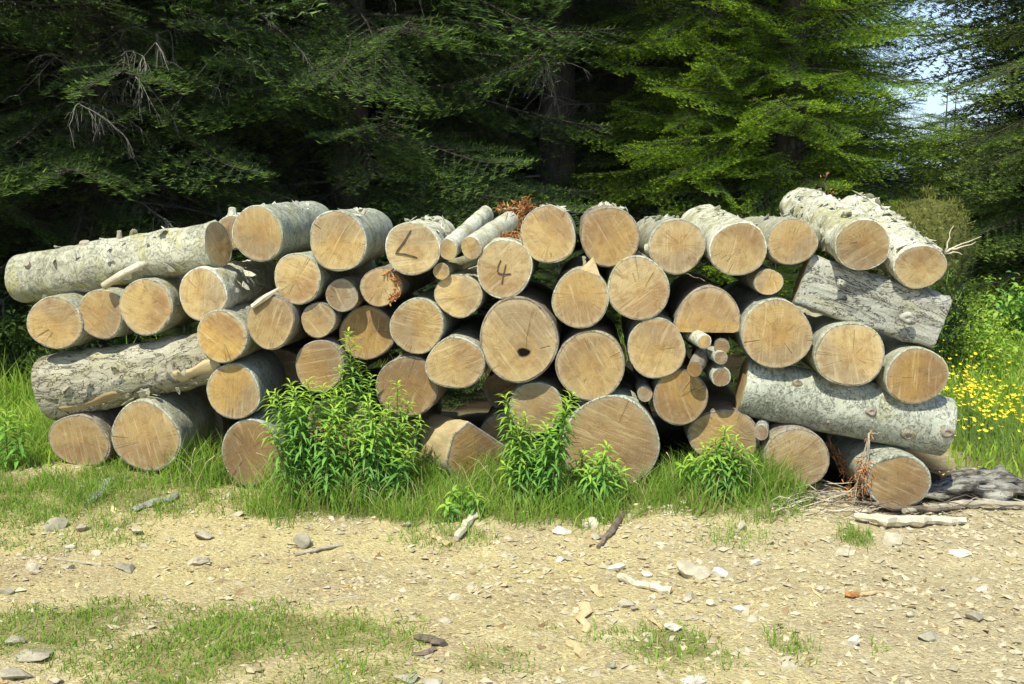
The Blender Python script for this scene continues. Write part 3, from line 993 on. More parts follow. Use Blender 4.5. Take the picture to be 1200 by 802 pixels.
# ---- lower rows
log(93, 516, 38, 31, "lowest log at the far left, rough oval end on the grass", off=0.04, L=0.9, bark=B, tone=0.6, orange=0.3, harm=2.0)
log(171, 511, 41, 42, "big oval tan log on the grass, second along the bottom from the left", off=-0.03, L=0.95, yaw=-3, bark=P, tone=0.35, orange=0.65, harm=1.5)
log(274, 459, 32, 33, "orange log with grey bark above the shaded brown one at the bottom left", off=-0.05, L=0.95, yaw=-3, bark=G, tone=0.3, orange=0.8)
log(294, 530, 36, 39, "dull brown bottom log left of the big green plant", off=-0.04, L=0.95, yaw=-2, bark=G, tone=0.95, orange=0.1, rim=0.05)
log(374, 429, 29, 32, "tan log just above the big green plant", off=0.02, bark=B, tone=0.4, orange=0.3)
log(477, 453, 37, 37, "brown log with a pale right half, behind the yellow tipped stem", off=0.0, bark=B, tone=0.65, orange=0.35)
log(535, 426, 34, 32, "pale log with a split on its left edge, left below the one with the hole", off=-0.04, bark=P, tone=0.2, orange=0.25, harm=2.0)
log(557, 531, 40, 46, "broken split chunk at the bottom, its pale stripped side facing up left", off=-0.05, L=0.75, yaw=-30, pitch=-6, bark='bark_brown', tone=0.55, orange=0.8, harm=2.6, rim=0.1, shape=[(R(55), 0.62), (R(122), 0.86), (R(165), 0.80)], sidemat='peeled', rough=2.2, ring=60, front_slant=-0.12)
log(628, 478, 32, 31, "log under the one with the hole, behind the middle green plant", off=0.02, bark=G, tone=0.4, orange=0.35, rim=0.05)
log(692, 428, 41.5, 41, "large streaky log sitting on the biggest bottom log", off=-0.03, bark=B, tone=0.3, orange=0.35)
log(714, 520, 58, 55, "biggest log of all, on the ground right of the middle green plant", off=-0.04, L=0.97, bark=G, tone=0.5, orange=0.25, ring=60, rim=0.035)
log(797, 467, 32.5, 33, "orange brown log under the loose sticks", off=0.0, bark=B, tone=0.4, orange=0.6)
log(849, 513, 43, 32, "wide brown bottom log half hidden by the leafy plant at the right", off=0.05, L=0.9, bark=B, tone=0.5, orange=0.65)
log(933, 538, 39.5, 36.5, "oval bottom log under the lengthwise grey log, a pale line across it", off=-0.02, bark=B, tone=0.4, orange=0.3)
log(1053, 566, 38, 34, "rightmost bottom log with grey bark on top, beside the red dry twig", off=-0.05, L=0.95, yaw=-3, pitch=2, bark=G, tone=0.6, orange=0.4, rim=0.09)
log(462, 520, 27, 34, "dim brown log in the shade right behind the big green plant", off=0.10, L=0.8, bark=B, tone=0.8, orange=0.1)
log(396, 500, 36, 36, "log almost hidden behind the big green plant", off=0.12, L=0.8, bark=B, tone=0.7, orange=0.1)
log(590, 458, 24, 22, "dark recessed log in the gap left below the one with the hole", off=0.34, L=0.6, bark=B, tone=1.0, grey=0.3)  # gap shade put into the dark end tone of the recessed logs
log(640, 540, 26, 26, "added dark filler log low behind the middle green plant", off=0.22, L=0.7, bark=B, tone=1.0, grey=0.3)  # filler log added and coloured dark so the gap stays dark
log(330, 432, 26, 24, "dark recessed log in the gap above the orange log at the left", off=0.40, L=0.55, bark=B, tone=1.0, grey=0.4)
log(238, 500, 24, 24, "added dark filler log between the oval tan log and the dull brown one", off=0.42, L=0.5, bark=B, tone=1.0, grey=0.4)  # filler log added to darken the gap between the bottom logs
log(995, 520, 26, 26, "added dark filler log behind the brown brush under the lengthwise grey log", off=0.42, L=0.5, bark=B, tone=1.0, grey=0.4)  # filler log added to darken the gap under the lengthwise log
log(596, 520, 36, 36, "added dark filler log on the ground behind the broken chunk and the middle plant", off=0.20, L=0.7, bark=B, tone=1.0, grey=0.3)  # filler log added to hide sunlit ground behind the pile
# thin sticks
log(756, 462, 9, 9.5, "tiny grey branch end between the biggest log and the orange brown one", off=0.02, L=0.8, bark=G, tone=0.5, grey=1.0, group="thin poles in the pile", cat="pole", name="pole")
pk = dict(group="thin poles in the pile", cat="pole", name="pole")
log(826, 401, 9, 9, "white barked stick end directly under the half round log", off=-0.05, L=0.7, yaw=-14, pitch=4, bark=S, tone=0.1, orange=0.5, rim=0.2, **pk)
log(846, 407, 9, 8, "dark stick right below the half round log's right side", off=-0.03, L=0.7, yaw=6, bark=B, tone=0.9, **pk)
log(845, 420, 8.5, 8, "grey broken stick in the middle of the small stack of sticks", off=-0.05, L=0.7, yaw=-10, pitch=2, bark=G, tone=0.9, grey=0.6, **pk)
log(845, 442, 11.5, 12, "grey stick with a frayed brown end beside the lengthwise grey log", off=-0.04, L=0.7, bark=G, tone=0.8, grey=0.4, rim=0.16, **pk)
log(814, 433, 9, 10, "torn orange stick pointing out of the gap below the half round log", off=-0.07, L=0.4, yaw=14, pitch=10, bark='bark_brown', tone=0.6, orange=1.0, rough=3, **pk)
log(892, 507, 8, 10, "short grey branch wedged left of the oval bottom log", off=-0.02, L=0.5, yaw=12, bark=G, tone=0.7, grey=0.8, **pk)


# ================================================================== FIR TREES
def unit(v):
    return v / np.maximum(np.linalg.norm(v, axis=-1, keepdims=True), 1e-9)


def branch_template(L, seed, sp2=0.115, sp3=0.115, nsp=0.021, nl=0.034, nw=0.0085, droop=0.22, lev3=True, flat=1.0):
    """one fir bough along +x: returns needles (n,3,3), tip flags (n), twig polylines"""
    g = np.random.default_rng(seed)
    ax = lambda t: np.stack([L * t * (1 - 0.06 * t), 0.04 * L * np.sin(t * 4 + seed), -droop * L * t ** 1.7 + 0.10 * L * t ** 4], -1)
    segs = []; polys = []
    T = np.linspace(0, 1, 9)
    polys.append((ax(T), 0.012 * L / 1.5, 0.003))
    t = 0.10 + g.random() * 0.05
    side = 1
    segs.append((ax(np.array(0.72)), ax(np.array(1.0)), 1.0))
    while t < 0.99:
        p = ax(np.array(t)); d = unit(ax(np.array(min(1.0, t + 0.02))) - p) if t < 0.98 else np.array([1., 0, 0])
        ln = (0.42 * L * (1 - t) ** 0.75 * min(1, 0.45 + t * 1.6) + 0.07) * g.uniform(0.7, 1.15)
        a = R(g.uniform(42, 58)) * side
        dv = np.array([d[0] * math.cos(a) - d[1] * math.sin(a), d[0] * math.sin(a) + d[1] * math.cos(a), d[2] - 0.10 + g.normal() * 0.09])
        dv = unit(dv)
        k = max(2, int(ln / 0.22) + 1)
        cur = p
        pts = [p]
        for i in range(k):
            dv = unit(dv + np.array([0.10, 0, -0.13 + 0.06 * i]))
            nx_ = cur + dv * ln / k
            segs.append((cur, nx_, (i + 1) / k)); cur = nx_; pts.append(cur)
        polys.append((np.array([pts[0], pts[len(pts) // 2], pts[-1]]), 0.004, 0.0015))
        if lev3 and ln > 0.16:
            u = 0.3; s3 = side
            while u < 0.95:
                j = min(k - 1, int(u * k)); fr = u * k - j
                q = pts[j] * (1 - fr) + pts[j + 1] * fr
                dd = unit(pts[j + 1] - pts[j])
                a3 = R(g.uniform(42, 60)) * s3
                l3 = (0.38 * ln * (1 - u) + 0.05) * g.uniform(0.7, 1.2)
                d3 = unit(np.array([dd[0] * math.cos(a3) - dd[1] * math.sin(a3), dd[0] * math.sin(a3) + dd[1] * math.cos(a3), dd[2] - 0.05 + g.normal() * 0.10]))
                segs.append((q, q + d3 * l3, 1.0))
                u += sp3 / ln * 0.5 * g.uniform(0.8, 1.25); s3 = -s3
        t += sp2 / L * 0.5 * g.uniform(0.75, 1.3); side = -side
    N = []; TP = []
    for a, b, tipness in segs:
        a = np.asarray(a, float); b = np.asarray(b, float)
        l = np.linalg.norm(b - a); n = max(2, int(l / nsp))
        d = (b - a) / max(l, 1e-6)
        sidev = unit(np.cross(d, np.array([0, 0, 1.0]))); up = np.cross(sidev, d)
        u = (np.arange(n) + g.random(n)) / n
        for s_ in (1, -1, 0):
            if s_ == 0:
                u2 = u[::2]
            else:
                u2 = u
            nn = len(u2)
            c = a + d * (u2[:, None] * l)
            sd_ = s_ if s_ else g.choice([-0.4, 0.4], nn)[:, None]
            dirn = unit(d * 0.75 + sidev * 0.95 * sd_ + up * (0.22 + (0.75 if s_ == 0 else 0)) + g.normal(size=(nn, 3)) * 0.14)
            ll = nl * g.uniform(0.75, 1.25, nn)[:, None]
            tip = c + dirn * ll
            w = nw * 0.5
            base1 = c - d * w; base2 = c + d * w
            mid = c + dirn * ll * 0.5 + d * w * 0.3
            N.append(np.stack([base1, base2, tip], 1))
            TP.append((tipness >= 0.99) * sstep(0.45, 0.9, u2) * g.uniform(0.5, 1.0))
    return np.concatenate(N), np.concatenate(TP), polys


def place_boughs(tmpls, specs):
    """specs: (template index, origin, azimuth, tilt, roll, scale, shade)"""
    NV, NS, NT_, BV, BF = [], [], [], [], []
    bo = 0
    for ti, o, az, tilt, roll, sc, sh in specs:
        n, tp, polys = tmpls[ti]
        ca, sa = math.cos(az), math.sin(az); ct, st = math.cos(tilt), math.sin(tilt); cr, sr = math.cos(roll), math.sin(roll)
        Rx = np.array([[1, 0, 0], [0, cr, -sr], [0, sr, cr]])
        Ry = np.array([[ct, 0, -st], [0, 1, 0], [st, 0, ct]])
        Rz = np.array([[ca, -sa, 0], [sa, ca, 0], [0, 0, 1]])
        A = (Rz @ Ry @ Rx) * sc
        NV.append(n.reshape(-1, 3) @ A.T + o)
        NS.append(np.repeat(np.clip(sh + rng.normal(0, 0.15, len(n)), 0, 1), 3)); NT_.append(np.repeat(tp, 3))
        for P_, r0, r1 in polys:
            Q = P_ @ A.T + o
            k = len(Q)
            rr = np.linspace(r0, r1, k) * sc
            a = np.array([0, 2.09, 4.19])
            off = np.stack([np.cos(a) * 0, np.cos(a), np.sin(a)], 1)  # (3,3)
            off = off @ (Rz @ Ry).T
            ring = Q[:, None, :] + off[None] * rr[:, None, None]
            BV.append(ring.reshape(-1, 3))
            i = np.arange(k - 1)[:, None] * 3
            j = np.array([0, 1, 2])[None]
            j2 = np.array([1, 2, 0])[None]
            BF.append(np.stack([i + j, i + j2, i + 3 + j2, i + 3 + j], -1).reshape(-1, 4) + bo)
            bo += k * 3
    return np.concatenate(NV), np.concatenate(NS), np.concatenate(NT_), np.concatenate(BV), np.concatenate(BF)


T_FINE = [branch_template(1.95, 11), branch_template(1.95, 12, droop=0.3), branch_template(1.95, 13, droop=0.14)]
T_MID = [branch_template(1.6, 14, 0.13, 0.15, 0.040, 0.045, 0.014), branch_template(1.6, 15, 0.13, 0.15, 0.040, 0.045, 0.014, 0.3)]
T_COARSE = [branch_template(1.6, 16, 0.22, 0.3, 0.10, 0.13, 0.09, lev3=False), branch_template(1.6, 17, 0.22, 0.3, 0.10, 0.13, 0.09, lev3=False)]
TM = T_FINE + T_MID + T_COARSE


def fir_crown(seed, H=15, zlow=0.4, zfine=3.6, rad=2.6, fine=True, gap=0.20, dens=1.0, zmid=5.0, face=False):
    g = random.Random(seed)
    specs = []
    z = zlow
    while z < H - 0.4:
        f = z / H
        rr = rad * (1 - f) ** 0.75 * (0.75 + 0.25 * min(1, (z - zlow) / 1.2))
        if z < zfine:
            n = max(3, int(round(g.uniform(5, 8) * dens))); lod = (0, 1, 2) if fine else (3, 4)
            st = gap
        elif z < zmid:
            n = 5; lod = (3, 4) if fine else (5, 6); st = gap * 1.3
        else:
            n = 6; lod = (5, 6); st = 0.42
        a0 = g.uniform(0, 6.28)
        for k in range(n):
            az = a0 + 6.283 * k / n + g.uniform(-0.5, 0.5)
            L_ = rr * g.uniform(0.65, 1.12)
            o = np.array([math.cos(az) * 0.05, math.sin(az) * 0.05, z + g.uniform(-0.1, 0.1)])
            if face and z < zmid and math.sin(az) > 0.35:      # boughs on the side away from the track are coarser
                lod_ = (3, 4)
            else:
                lod_ = lod
            ti = g.choice(lod_)
            specs.append((ti, o, az, R(g.uniform(-20, 12) + f * 25), R(g.uniform(-30, 30)), L_ / (1.95 if ti < 3 else 1.6), g.uniform(0.1, 0.8)))
        z += st * g.uniform(0.8, 1.2)
    return place_boughs(TM, specs)


def crown_meshes(seed, mat, **k):
    v, sh, tp, bv, bf = fir_crown(seed, **k)
    f = np.arange(len(v)).reshape(-1, 3)
    cm = mesh("crown", v, f, [mat], False, None, {"shade": sh, "tipf": tp})
    bm = mesh("boughs", bv, bf, [M['trunk']], True)
    return cm, bm, len(f)


def trunk_mesh(H, r, seed):
    n = 14; rows = 26
    v = []; f = []
    for i in range(rows + 1):
        t = i / rows; z = -0.3 + (H + 0.3) * t ** 1.3
        rr = r * (1 - z / H * 0.93) * (1 + 0.35 * math.exp(-max(0, z) / 0.25))
        for k in range(n):
            a = 6.2832 * k / n
            q = rr * (1 + 0.06 * mnoise.noise(Vector((math.cos(a) * 2, math.sin(a) * 2, z * 1.5 + seed))))
            v.append((math.cos(a) * q, math.sin(a) * q, z))
    for i in range(rows):
        for k in range(n):
            k2 = (k + 1) % n
            f.append((i * n + k, i * n + k2, (i + 1) * n + k2, (i + 1) * n + k))
    return mesh("trunk", v, f, [M['trunk']], True)


def dead_mesh(seed, n, zlo, zhi, reach, mat):
    """bare lichen-grey branches on the lower trunk"""
    g = np.random.default_rng(seed)
    V, Fc = [], []
    bo = 0
    def tube(P_, r0, r1):
        nonlocal bo
        k = len(P_)
        d = unit(np.gradient(P_, axis=0))
        s1 = unit(np.cross(d, np.array([0.1, 0.2, 1.0]))); s2 = np.cross(d, s1)
        rr = np.linspace(r0, r1, k)[:, None]
        ring = np.stack([P_ + s1 * rr, P_ - s1 * rr * 0.5 + s2 * rr * 0.87, P_ - s1 * rr * 0.5 - s2 * rr * 0.87], 1)
        V.append(ring.reshape(-1, 3))
        i = np.arange(k - 1)[:, None] * 3; j = np.array([0, 1, 2])[None]; j2 = np.array([1, 2, 0])[None]
        Fc.append(np.stack([i + j, i + j2, i + 3 + j2, i + 3 + j], -1).reshape(-1, 4) + bo)
        bo += k * 3
    for _ in range(n):
        z = g.uniform(zlo, zhi); az = g.uniform(0, 6.28); L_ = reach * g.uniform(0.4, 1.0)
        t = np.linspace(0, 1, 8)
        wig = np.cumsum(g.normal(0, 0.02, (8, 3)), 0)
        P_ = np.stack([np.cos(az) * L_ * t, np.sin(az) * L_ * t, z + L_ * (-0.15 * t + 0.25 * t ** 3 * g.uniform(-1, 1))], 1) + wig
        tube(P_, 0.012, 0.003)
        for _ in range(int(L_ * 9)):
            i = g.integers(2, 8); q = P_[i]
            dd = unit(np.array([math.cos(az + g.normal() * 0.9), math.sin(az + g.normal() * 0.9), g.normal() * 0.3 - 0.3]))
            l = g.uniform(0.12, 0.45)
            tt = np.linspace(0, 1, 5)[:, None]
            Q = q + dd * l * tt + np.array([0, 0, -0.25]) * l * tt ** 2 + np.cumsum(g.normal(0, 0.008, (5, 3)), 0)
            tube(Q, 0.004, 0.0015)
            for _ in range(5):
                j = g.integers(1, 5)
                d3 = unit(dd + g.normal(size=3) * 0.7 + np.array([0, 0, -0.8]))
                tube(np.stack([Q[j], Q[j] + d3 * 0.05, Q[j] + d3 * 0.1 + np.array([0, 0, -0.03])]), 0.002, 0.001)
    return mesh("dead_branches", np.concatenate(V), np.concatenate(Fc), [mat], True)


CR = {}
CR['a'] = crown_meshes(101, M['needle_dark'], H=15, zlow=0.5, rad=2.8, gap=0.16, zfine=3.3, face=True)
CR['b'] = CR['a']
CR['young'] = crown_meshes(107, M['needle_light'], H=2.6, zlow=0.08, rad=1.15, fine=False, gap=0.085, zfine=9, dens=1.2)
CR['c'] = crown_meshes(103, M['needle_light'], H=13, zlow=0.3, rad=1.6, gap=0.105, zfine=3.5, dens=1.05, face=True)
CR['d'] = crown_meshes(106, M['needle_olive'], H=14, zlow=0.25, rad=1.85, gap=0.12, zfine=3.3, dens=1.0, face=True)
CR['far'] = crown_meshes(104, M['needle_dark'], H=18, zlow=0.4, rad=2.9, fine=False, gap=0.24, zfine=6, zmid=8)
CR['high'] = crown_meshes(105, M['needle_dark'], H=17, zlow=3.0, rad=2.8, fine=False, gap=0.3, zfine=5)

TRK = [trunk_mesh(15, 0.15, 1), trunk_mesh(17, 0.19, 9)]
DEAD = [dead_mesh(7, 26, 0.4, 3.2, 2.2, M['paletwig']), dead_mesh(8, 12, 0.5, 3.4, 1.6, M['paletwig'])]
TREES = []


def fir(x, y, kind, label, rot=0.0, sc=1.0, trunk=0, dead=None, mat=None, group=None, lean=0.0):
    r = empty("fir_tree", (x, y, float(gz(x, y))), label, "tree", group)
    r.rotation_euler = (lean, 0, rot); r.scale = (sc, sc, sc)
    cm, bm, _ = CR[kind]
    o = obj("crown", cm, r)
    if mat:
        o.material_slots[0].link = 'OBJECT'; o.material_slots[0].material = mat
    obj("boughs", bm, r); obj("trunk", TRK[trunk], r)
    if dead is not None:
        obj("dead_branches", DEAD[dead], r)
    TREES.append((x, y))
    return r


GF = "firs of the dark forest behind the wood pile"
fir(-4.9, 8.6, 'b', "dark fir with low drooping boughs at the far left edge of the forest", 0.3, 1.0, 0, 0, group=GF)
fir(-3.2, 7.9, 'a', "dark fir hung with grey dead twigs behind the lengthwise top log", -0.3, 1.0, 0, 0, group=GF)
fir(-1.35, 8.5, 'b', "dark fir behind the two thick top logs left of the angle mark", 0.7, 0.95, 1, 1, group=GF)
fir(0.42, 9.6, 'high', "tall fir whose bare dark trunk shows above the middle of the pile", 1.0, 1.0, 1, 1, group=GF)
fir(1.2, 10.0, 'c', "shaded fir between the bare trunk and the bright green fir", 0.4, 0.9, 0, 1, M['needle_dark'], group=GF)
fir(2.35, 8.7, 'c', "sunlit fir with bright yellow green boughs behind the right half of the pile", 0.0, 1.0, 0, None, group=GF)
fir(4.72, 8.4, 'd', "olive green fir at the right edge of the picture", 0.35, 1.0, 0, None, None, group=GF)
YT = trunk_mesh(2.6, 0.03, 5)
TRK.append(YT)
fir(4.55, 10.8, 'young', "small pale green young fir standing low in the gap under the patch of sky", 0.3, 0.75, 2, None, group="young firs at the forest edge")
fir(5.45, 12.9, 'young', "taller young fir behind the small pale one in the gap", 1.3, 1.1, 2, None, group="young firs at the forest edge")
fir(4.9, 13.0, 'young', "young fir left of the gap, half behind the bright green fir", 2.3, 0.9, 2, None, group="young firs at the forest edge")
fir(5.0, 11.6, 'young', "bushy young fir in the gap between the bright and the olive firs", 4.1, 1.0, 2, None, M['needle_olive'], group="young firs at the forest edge")
fir(7.2, 15.5, 'young', "young fir furthest back in the gap at the right", 3.3, 1.1, 2, None, group="young firs at the forest edge")
for i, (x, y) in enumerate([(-2.0, 6.1), (-1.2, 6.5), (-0.5, 6.0), (0.3, 6.4), (1.0, 6.1), (1.7, 6.5)]):  # mostly hidden saplings, added with dark needles to keep the pile's gaps dark
    fir(x, y, 'young', "knee high fir sapling added behind the pile to darken the view through its gaps", i * 1.1, 0.42, 2, None, M['needle_dark'], group="added fir saplings behind the pile")
fir(2.75, 10.0, 'c', "second bright green fir, partly behind the brightest one at the edge of the gap", 0.6, 0.8, 0, None, group=GF)
fir(1.75, 9.0, 'c', "bright green fir just left of the brightest one", -0.4, 0.85, 0, None, group=GF)
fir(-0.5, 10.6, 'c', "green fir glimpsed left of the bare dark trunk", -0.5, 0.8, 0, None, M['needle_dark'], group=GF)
rows = [(-7.2, 9.5), (-6.0, 11.8), (-3.9, 11.2), (-2.3, 10.8), (-0.9, 12.6), (0.9, 12.2), (2.4, 12.9), (2.6, 11.4), (-5.2, 14.4), (-3.1, 14.2),
        (-7.6, 14.0), (0.0, 15.4), (-1.7, 16.2), (1.9, 15.8), (3.4, 16.4), (-4.4, 17.5), (-6.6, 18.0), (-9.0, 17.0), (4.2, 19.5), (-0.6, 19.0), (2.6, 19.6)]
for i, (x, y) in enumerate(rows):
    fir(x, y, 'far', "dark fir deeper in the forest behind the front row of trees", i * 1.7, 0.85 + 0.12 * ((i * 7) % 4) / 3, i % 2, group=GF)
# right side beyond the gap and left of the frame: the wood goes on and shades the left of the picture
fir(6.05, 10.4, 'd', "olive fir close behind the one at the right edge, closing the gap's right side", 0.1, 0.9, 0, None, group=GF)
fir(7.5, 11.7, 'd', "olive fir filling the view behind the tree at the right edge", -0.2, 0.95, 0, None, group=GF)
fir(7.35, 12.9, 'd', "olive fir standing behind the right side of the gap with sky", 0.2, 0.85, 0, None, group=GF)
for i, (x, y) in enumerate([(8.6, 12.6), (9.1, 15.4), (7.7, 10.2), (10.8, 12.4), (6.9, 11.6)]):
    fir(x, y, 'far', "dark fir behind the olive green one at the right edge", i * 2.1 + 1, 0.9, i % 2, mat=M['needle_olive'], group=GF)
for i, (x, y) in enumerate([(-6.6, 7.0), (-6.9, 4.4), (-8.8, 8.2), (-9.4, 6.0), (-8.0, 1.8), (-10.5, 11.0)]):
    fir(x, y, 'far', "dark fir of the wood continuing past the left edge", i * 1.3, 1.1, i % 2, group=GF)


# ================================================================== GRASS
def blades(xy, hgt, width, yellow=0.15, lean=0.5, tall_col=0.0):
    n = len(xy)
    z = gz(xy[:, 0], xy[:, 1]) - 0.004
    b = np.column_stack([xy, z])
    az = rng.uniform(0, 2 * math.pi, n); la = rng.uniform(0, 2 * math.pi, n)
    wv = np.stack([np.cos(az), np.sin(az), np.zeros(n)], 1) * width[:, None] * 0.5
    ld = np.stack([np.cos(la), np.sin(la), np.zeros(n)], 1) * (hgt * lean * rng.uniform(0.1, 1.3, n))[:, None]
    upv = np.zeros((n, 3)); upv[:, 2] = hgt
    m1 = b + upv * 0.5 + ld * 0.28
    tp = b + upv * rng.uniform(0.75, 1.0, n)[:, None] + ld
    V = np.stack([b - wv, b + wv, m1 - wv * 0.8, m1 + wv * 0.8, tp], 1).reshape(-1, 3)
    i = np.arange(n)[:, None] * 5
    Fc = np.concatenate([i + np.array([[0, 1, 3]]), i + np.array([[0, 3, 2]]), i + np.array([[2, 3, 4]])], 0)
    clump = vn(xy[:, 0] * 5, xy[:, 1] * 5, 51) + 0.5
    sh = np.clip(clump * 0.6 + rng.uniform(0, 0.5, n), 0, 1)
    yl = np.where(rng.random(n) < yellow, rng.uniform(0.4, 1, n), rng.uniform(0, 0.18, n))
    return V, Fc, np.repeat(sh, 5), np.repeat(yl, 5)


def scatter_density(x0, x1, y0, y1, n, fn):
    xy = np.column_stack([rng.uniform(x0, x1, n), rng.uniform(y0, y1, n)])
    d = fn(xy[:, 0], xy[:, 1])
    keep = rng.random(n) < d
    return xy[keep]


xy = scatter_density(-3.2, 2.6, 2.0, 5.2, 420000, lambda x, y: np.clip(turf(x, y)[0] * 0.75, 0, 1) * (0.25 + 0.75 * sstep(-0.15, 0.25, vn(x * 9, y * 9, 61) + 0.5 * vn(x * 25, y * 25, 62))))
_, hh = turf(xy[:, 0], xy[:, 1])
hh = hh * rng.uniform(0.35, 1.15, len(xy)) * (0.75 + 0.6 * (vn(xy[:, 0] * 6, xy[:, 1] * 6, 63) + 0.5))
V, Fc, sh, yl = blades(xy, hh, rng.uniform(0.002, 0.0042, len(xy)), 0.18, 0.8)
obj("grass", mesh("grass", V, Fc, [M['grass']], False, None, {"shade": sh, "tipf": yl}), kind="stuff")


xy = scatter_density(-3.2, 2.6, 2.0, 5.2, 160000, lambda x, y: np.clip(turf(x, y)[0] * 0.55, 0, 1))
V, Fc, sh, yl = blades(xy, rng.uniform(0.006, 0.03, len(xy)), rng.uniform(0.002, 0.0045, len(xy)), 0.45, 2.2)
obj("grass_thatch", mesh("grass_thatch", V, Fc, [M['grass']], False, None, {"shade": sh, "tipf": yl}), kind="stuff")


def mead_d(x, y):
    zm_, zf_ = zones(x, y)
    near = 1 / (1 + ((np.hypot(x, y) - 4) / 4.5) ** 2)
    return np.clip(zm_ * near * (1 - 0.9 * zf_), 0, 1)


xy = np.concatenate([scatter_density(1.6, 8.5, 3.9, 16, 180000, mead_d), scatter_density(-5, -1.5, 3.9, 7.5, 60000, mead_d)])
r_ = np.hypot(xy[:, 0], xy[:, 1])
hh = (0.07 + 0.25 * sstep(4.3, 6.5, xy[:, 1])) * rng.uniform(0.4, 1.2, len(xy)) * (0.6 + 0.9 * (vn(xy[:, 0] * 3, xy[:, 1] * 3, 64) + 0.5))
V, Fc, sh, yl = blades(xy, hh, 0.004 + 0.0009 * r_ * rng.uniform(0.5, 1.4, len(xy)), 0.12, 0.55)
obj("meadow_grass", mesh("meadow_grass", V, Fc, [M['meadow']], False, None, {"shade": sh, "tipf": yl}), kind="stuff")

# forest floor undergrowth, sparse
xy = scatter_density(-7, 5, 5.3, 11, 26000, lambda x, y: zones(x, y)[1] * sstep(6.0, 7.0, y) * sstep(0, 0.3, vn(x * 2, y * 2, 71)))
V, Fc, sh, yl = blades(xy, rng.uniform(0.06, 0.22, len(xy)), rng.uniform(0.005, 0.012, len(xy)), 0.1, 0.6)
obj("forest_undergrowth", mesh("forest_undergrowth", V, Fc, [M['grass']], False, None, {"shade": sh, "tipf": yl}), kind="stuff")

# yellow flowers in the meadow
xy = scatter_density(2.0, 3.6, 4.5, 6.4, 7500, lambda x, y: mead_d(x, y) * sstep(-0.1, 0.3, vn(x * 2.5, y * 2.5, 81)) * sstep(4.45, 4.9, y) * (1 - sstep(5.4, 6.1, y)) * (0.3 + sstep(0.0, 0.25, vn(x * 5, y * 5, 82))))[:650]
mb = MB()
for x, y in xy:
    z = float(gz(x, y)); h = 0.10 + 0.20 * float(sstep(4.3, 6.2, y)) + rnd.uniform(0, 0.14)
    dx, dy = rnd.uniform(-.04, .04), rnd.uniform(-.04, .04)
    r = rnd.uniform(0.005, 0.014)
    mb.add([(x - .0015, y, z), (x + .0015, y, z), (x + dx, y + dy, z + h)], [(0, 1, 2)], 1)
    t = Vector((rnd.uniform(-.5, .5), rnd.uniform(-.8, .1), 1)).normalized()
    u = t.cross(Vector((1, 0, 0))).normalized(); w = t.cross(u)
    c = Vector((x + dx, y + dy, z + h))
    vs = [c + t * 0.002]
    for k in range(10):
        a = k * 0.6283; rr = r if k % 2 else r * 0.55
        vs.append(c + (u * math.cos(a) + w * math.sin(a)) * rr + t * (0.004 if k % 2 else 0))
    mb.add(vs, [(0, 1 + k, 1 + (k + 1) % 10) for k in range(10)], 0)
mb.build("yellow_flowers", [M['petal'], M['herbstem']], smooth=False, kind="stuff")


# ================================================================== LEAFY PLANTS
def leaf_geo(V, Fc, SH, TP, base, d, up, l, w, sh, tp, curl=0.25):
    """narrow folded leaf from base along d"""
    d = d.normalized(); sdv = d.cross(up).normalized(); nrm = sdv.cross(d)
    b = len(V)
    prof = ((0.0, 0.12, 0), (0.30, 0.85, 0.06), (0.6, 0.9, 0.05), (1.0, 0.0, -0.10))
    for t, ww, hz in prof[:3]:
        c = base + d * (l * t) + nrm * (l * (hz - curl * t * t))
        V.append(c - sdv * w * ww * 0.5 + nrm * w * 0.18 * ww); V.append(c); V.append(c + sdv * w * ww * 0.5 + nrm * w * 0.18 * ww)
    V.append(base + d * l + nrm * (l * (-0.10 - curl)))
    for i in (0, 3):
        Fc += [(b + i, b + i + 1, b + i + 4, b + i + 3), (b + i + 1, b + i + 2, b + i + 5, b + i + 4)]
    Fc += [(b + 6, b + 7, b + 9), (b + 7, b + 8, b + 9)]
    SH += [sh] * 10; TP += [tp] * 10


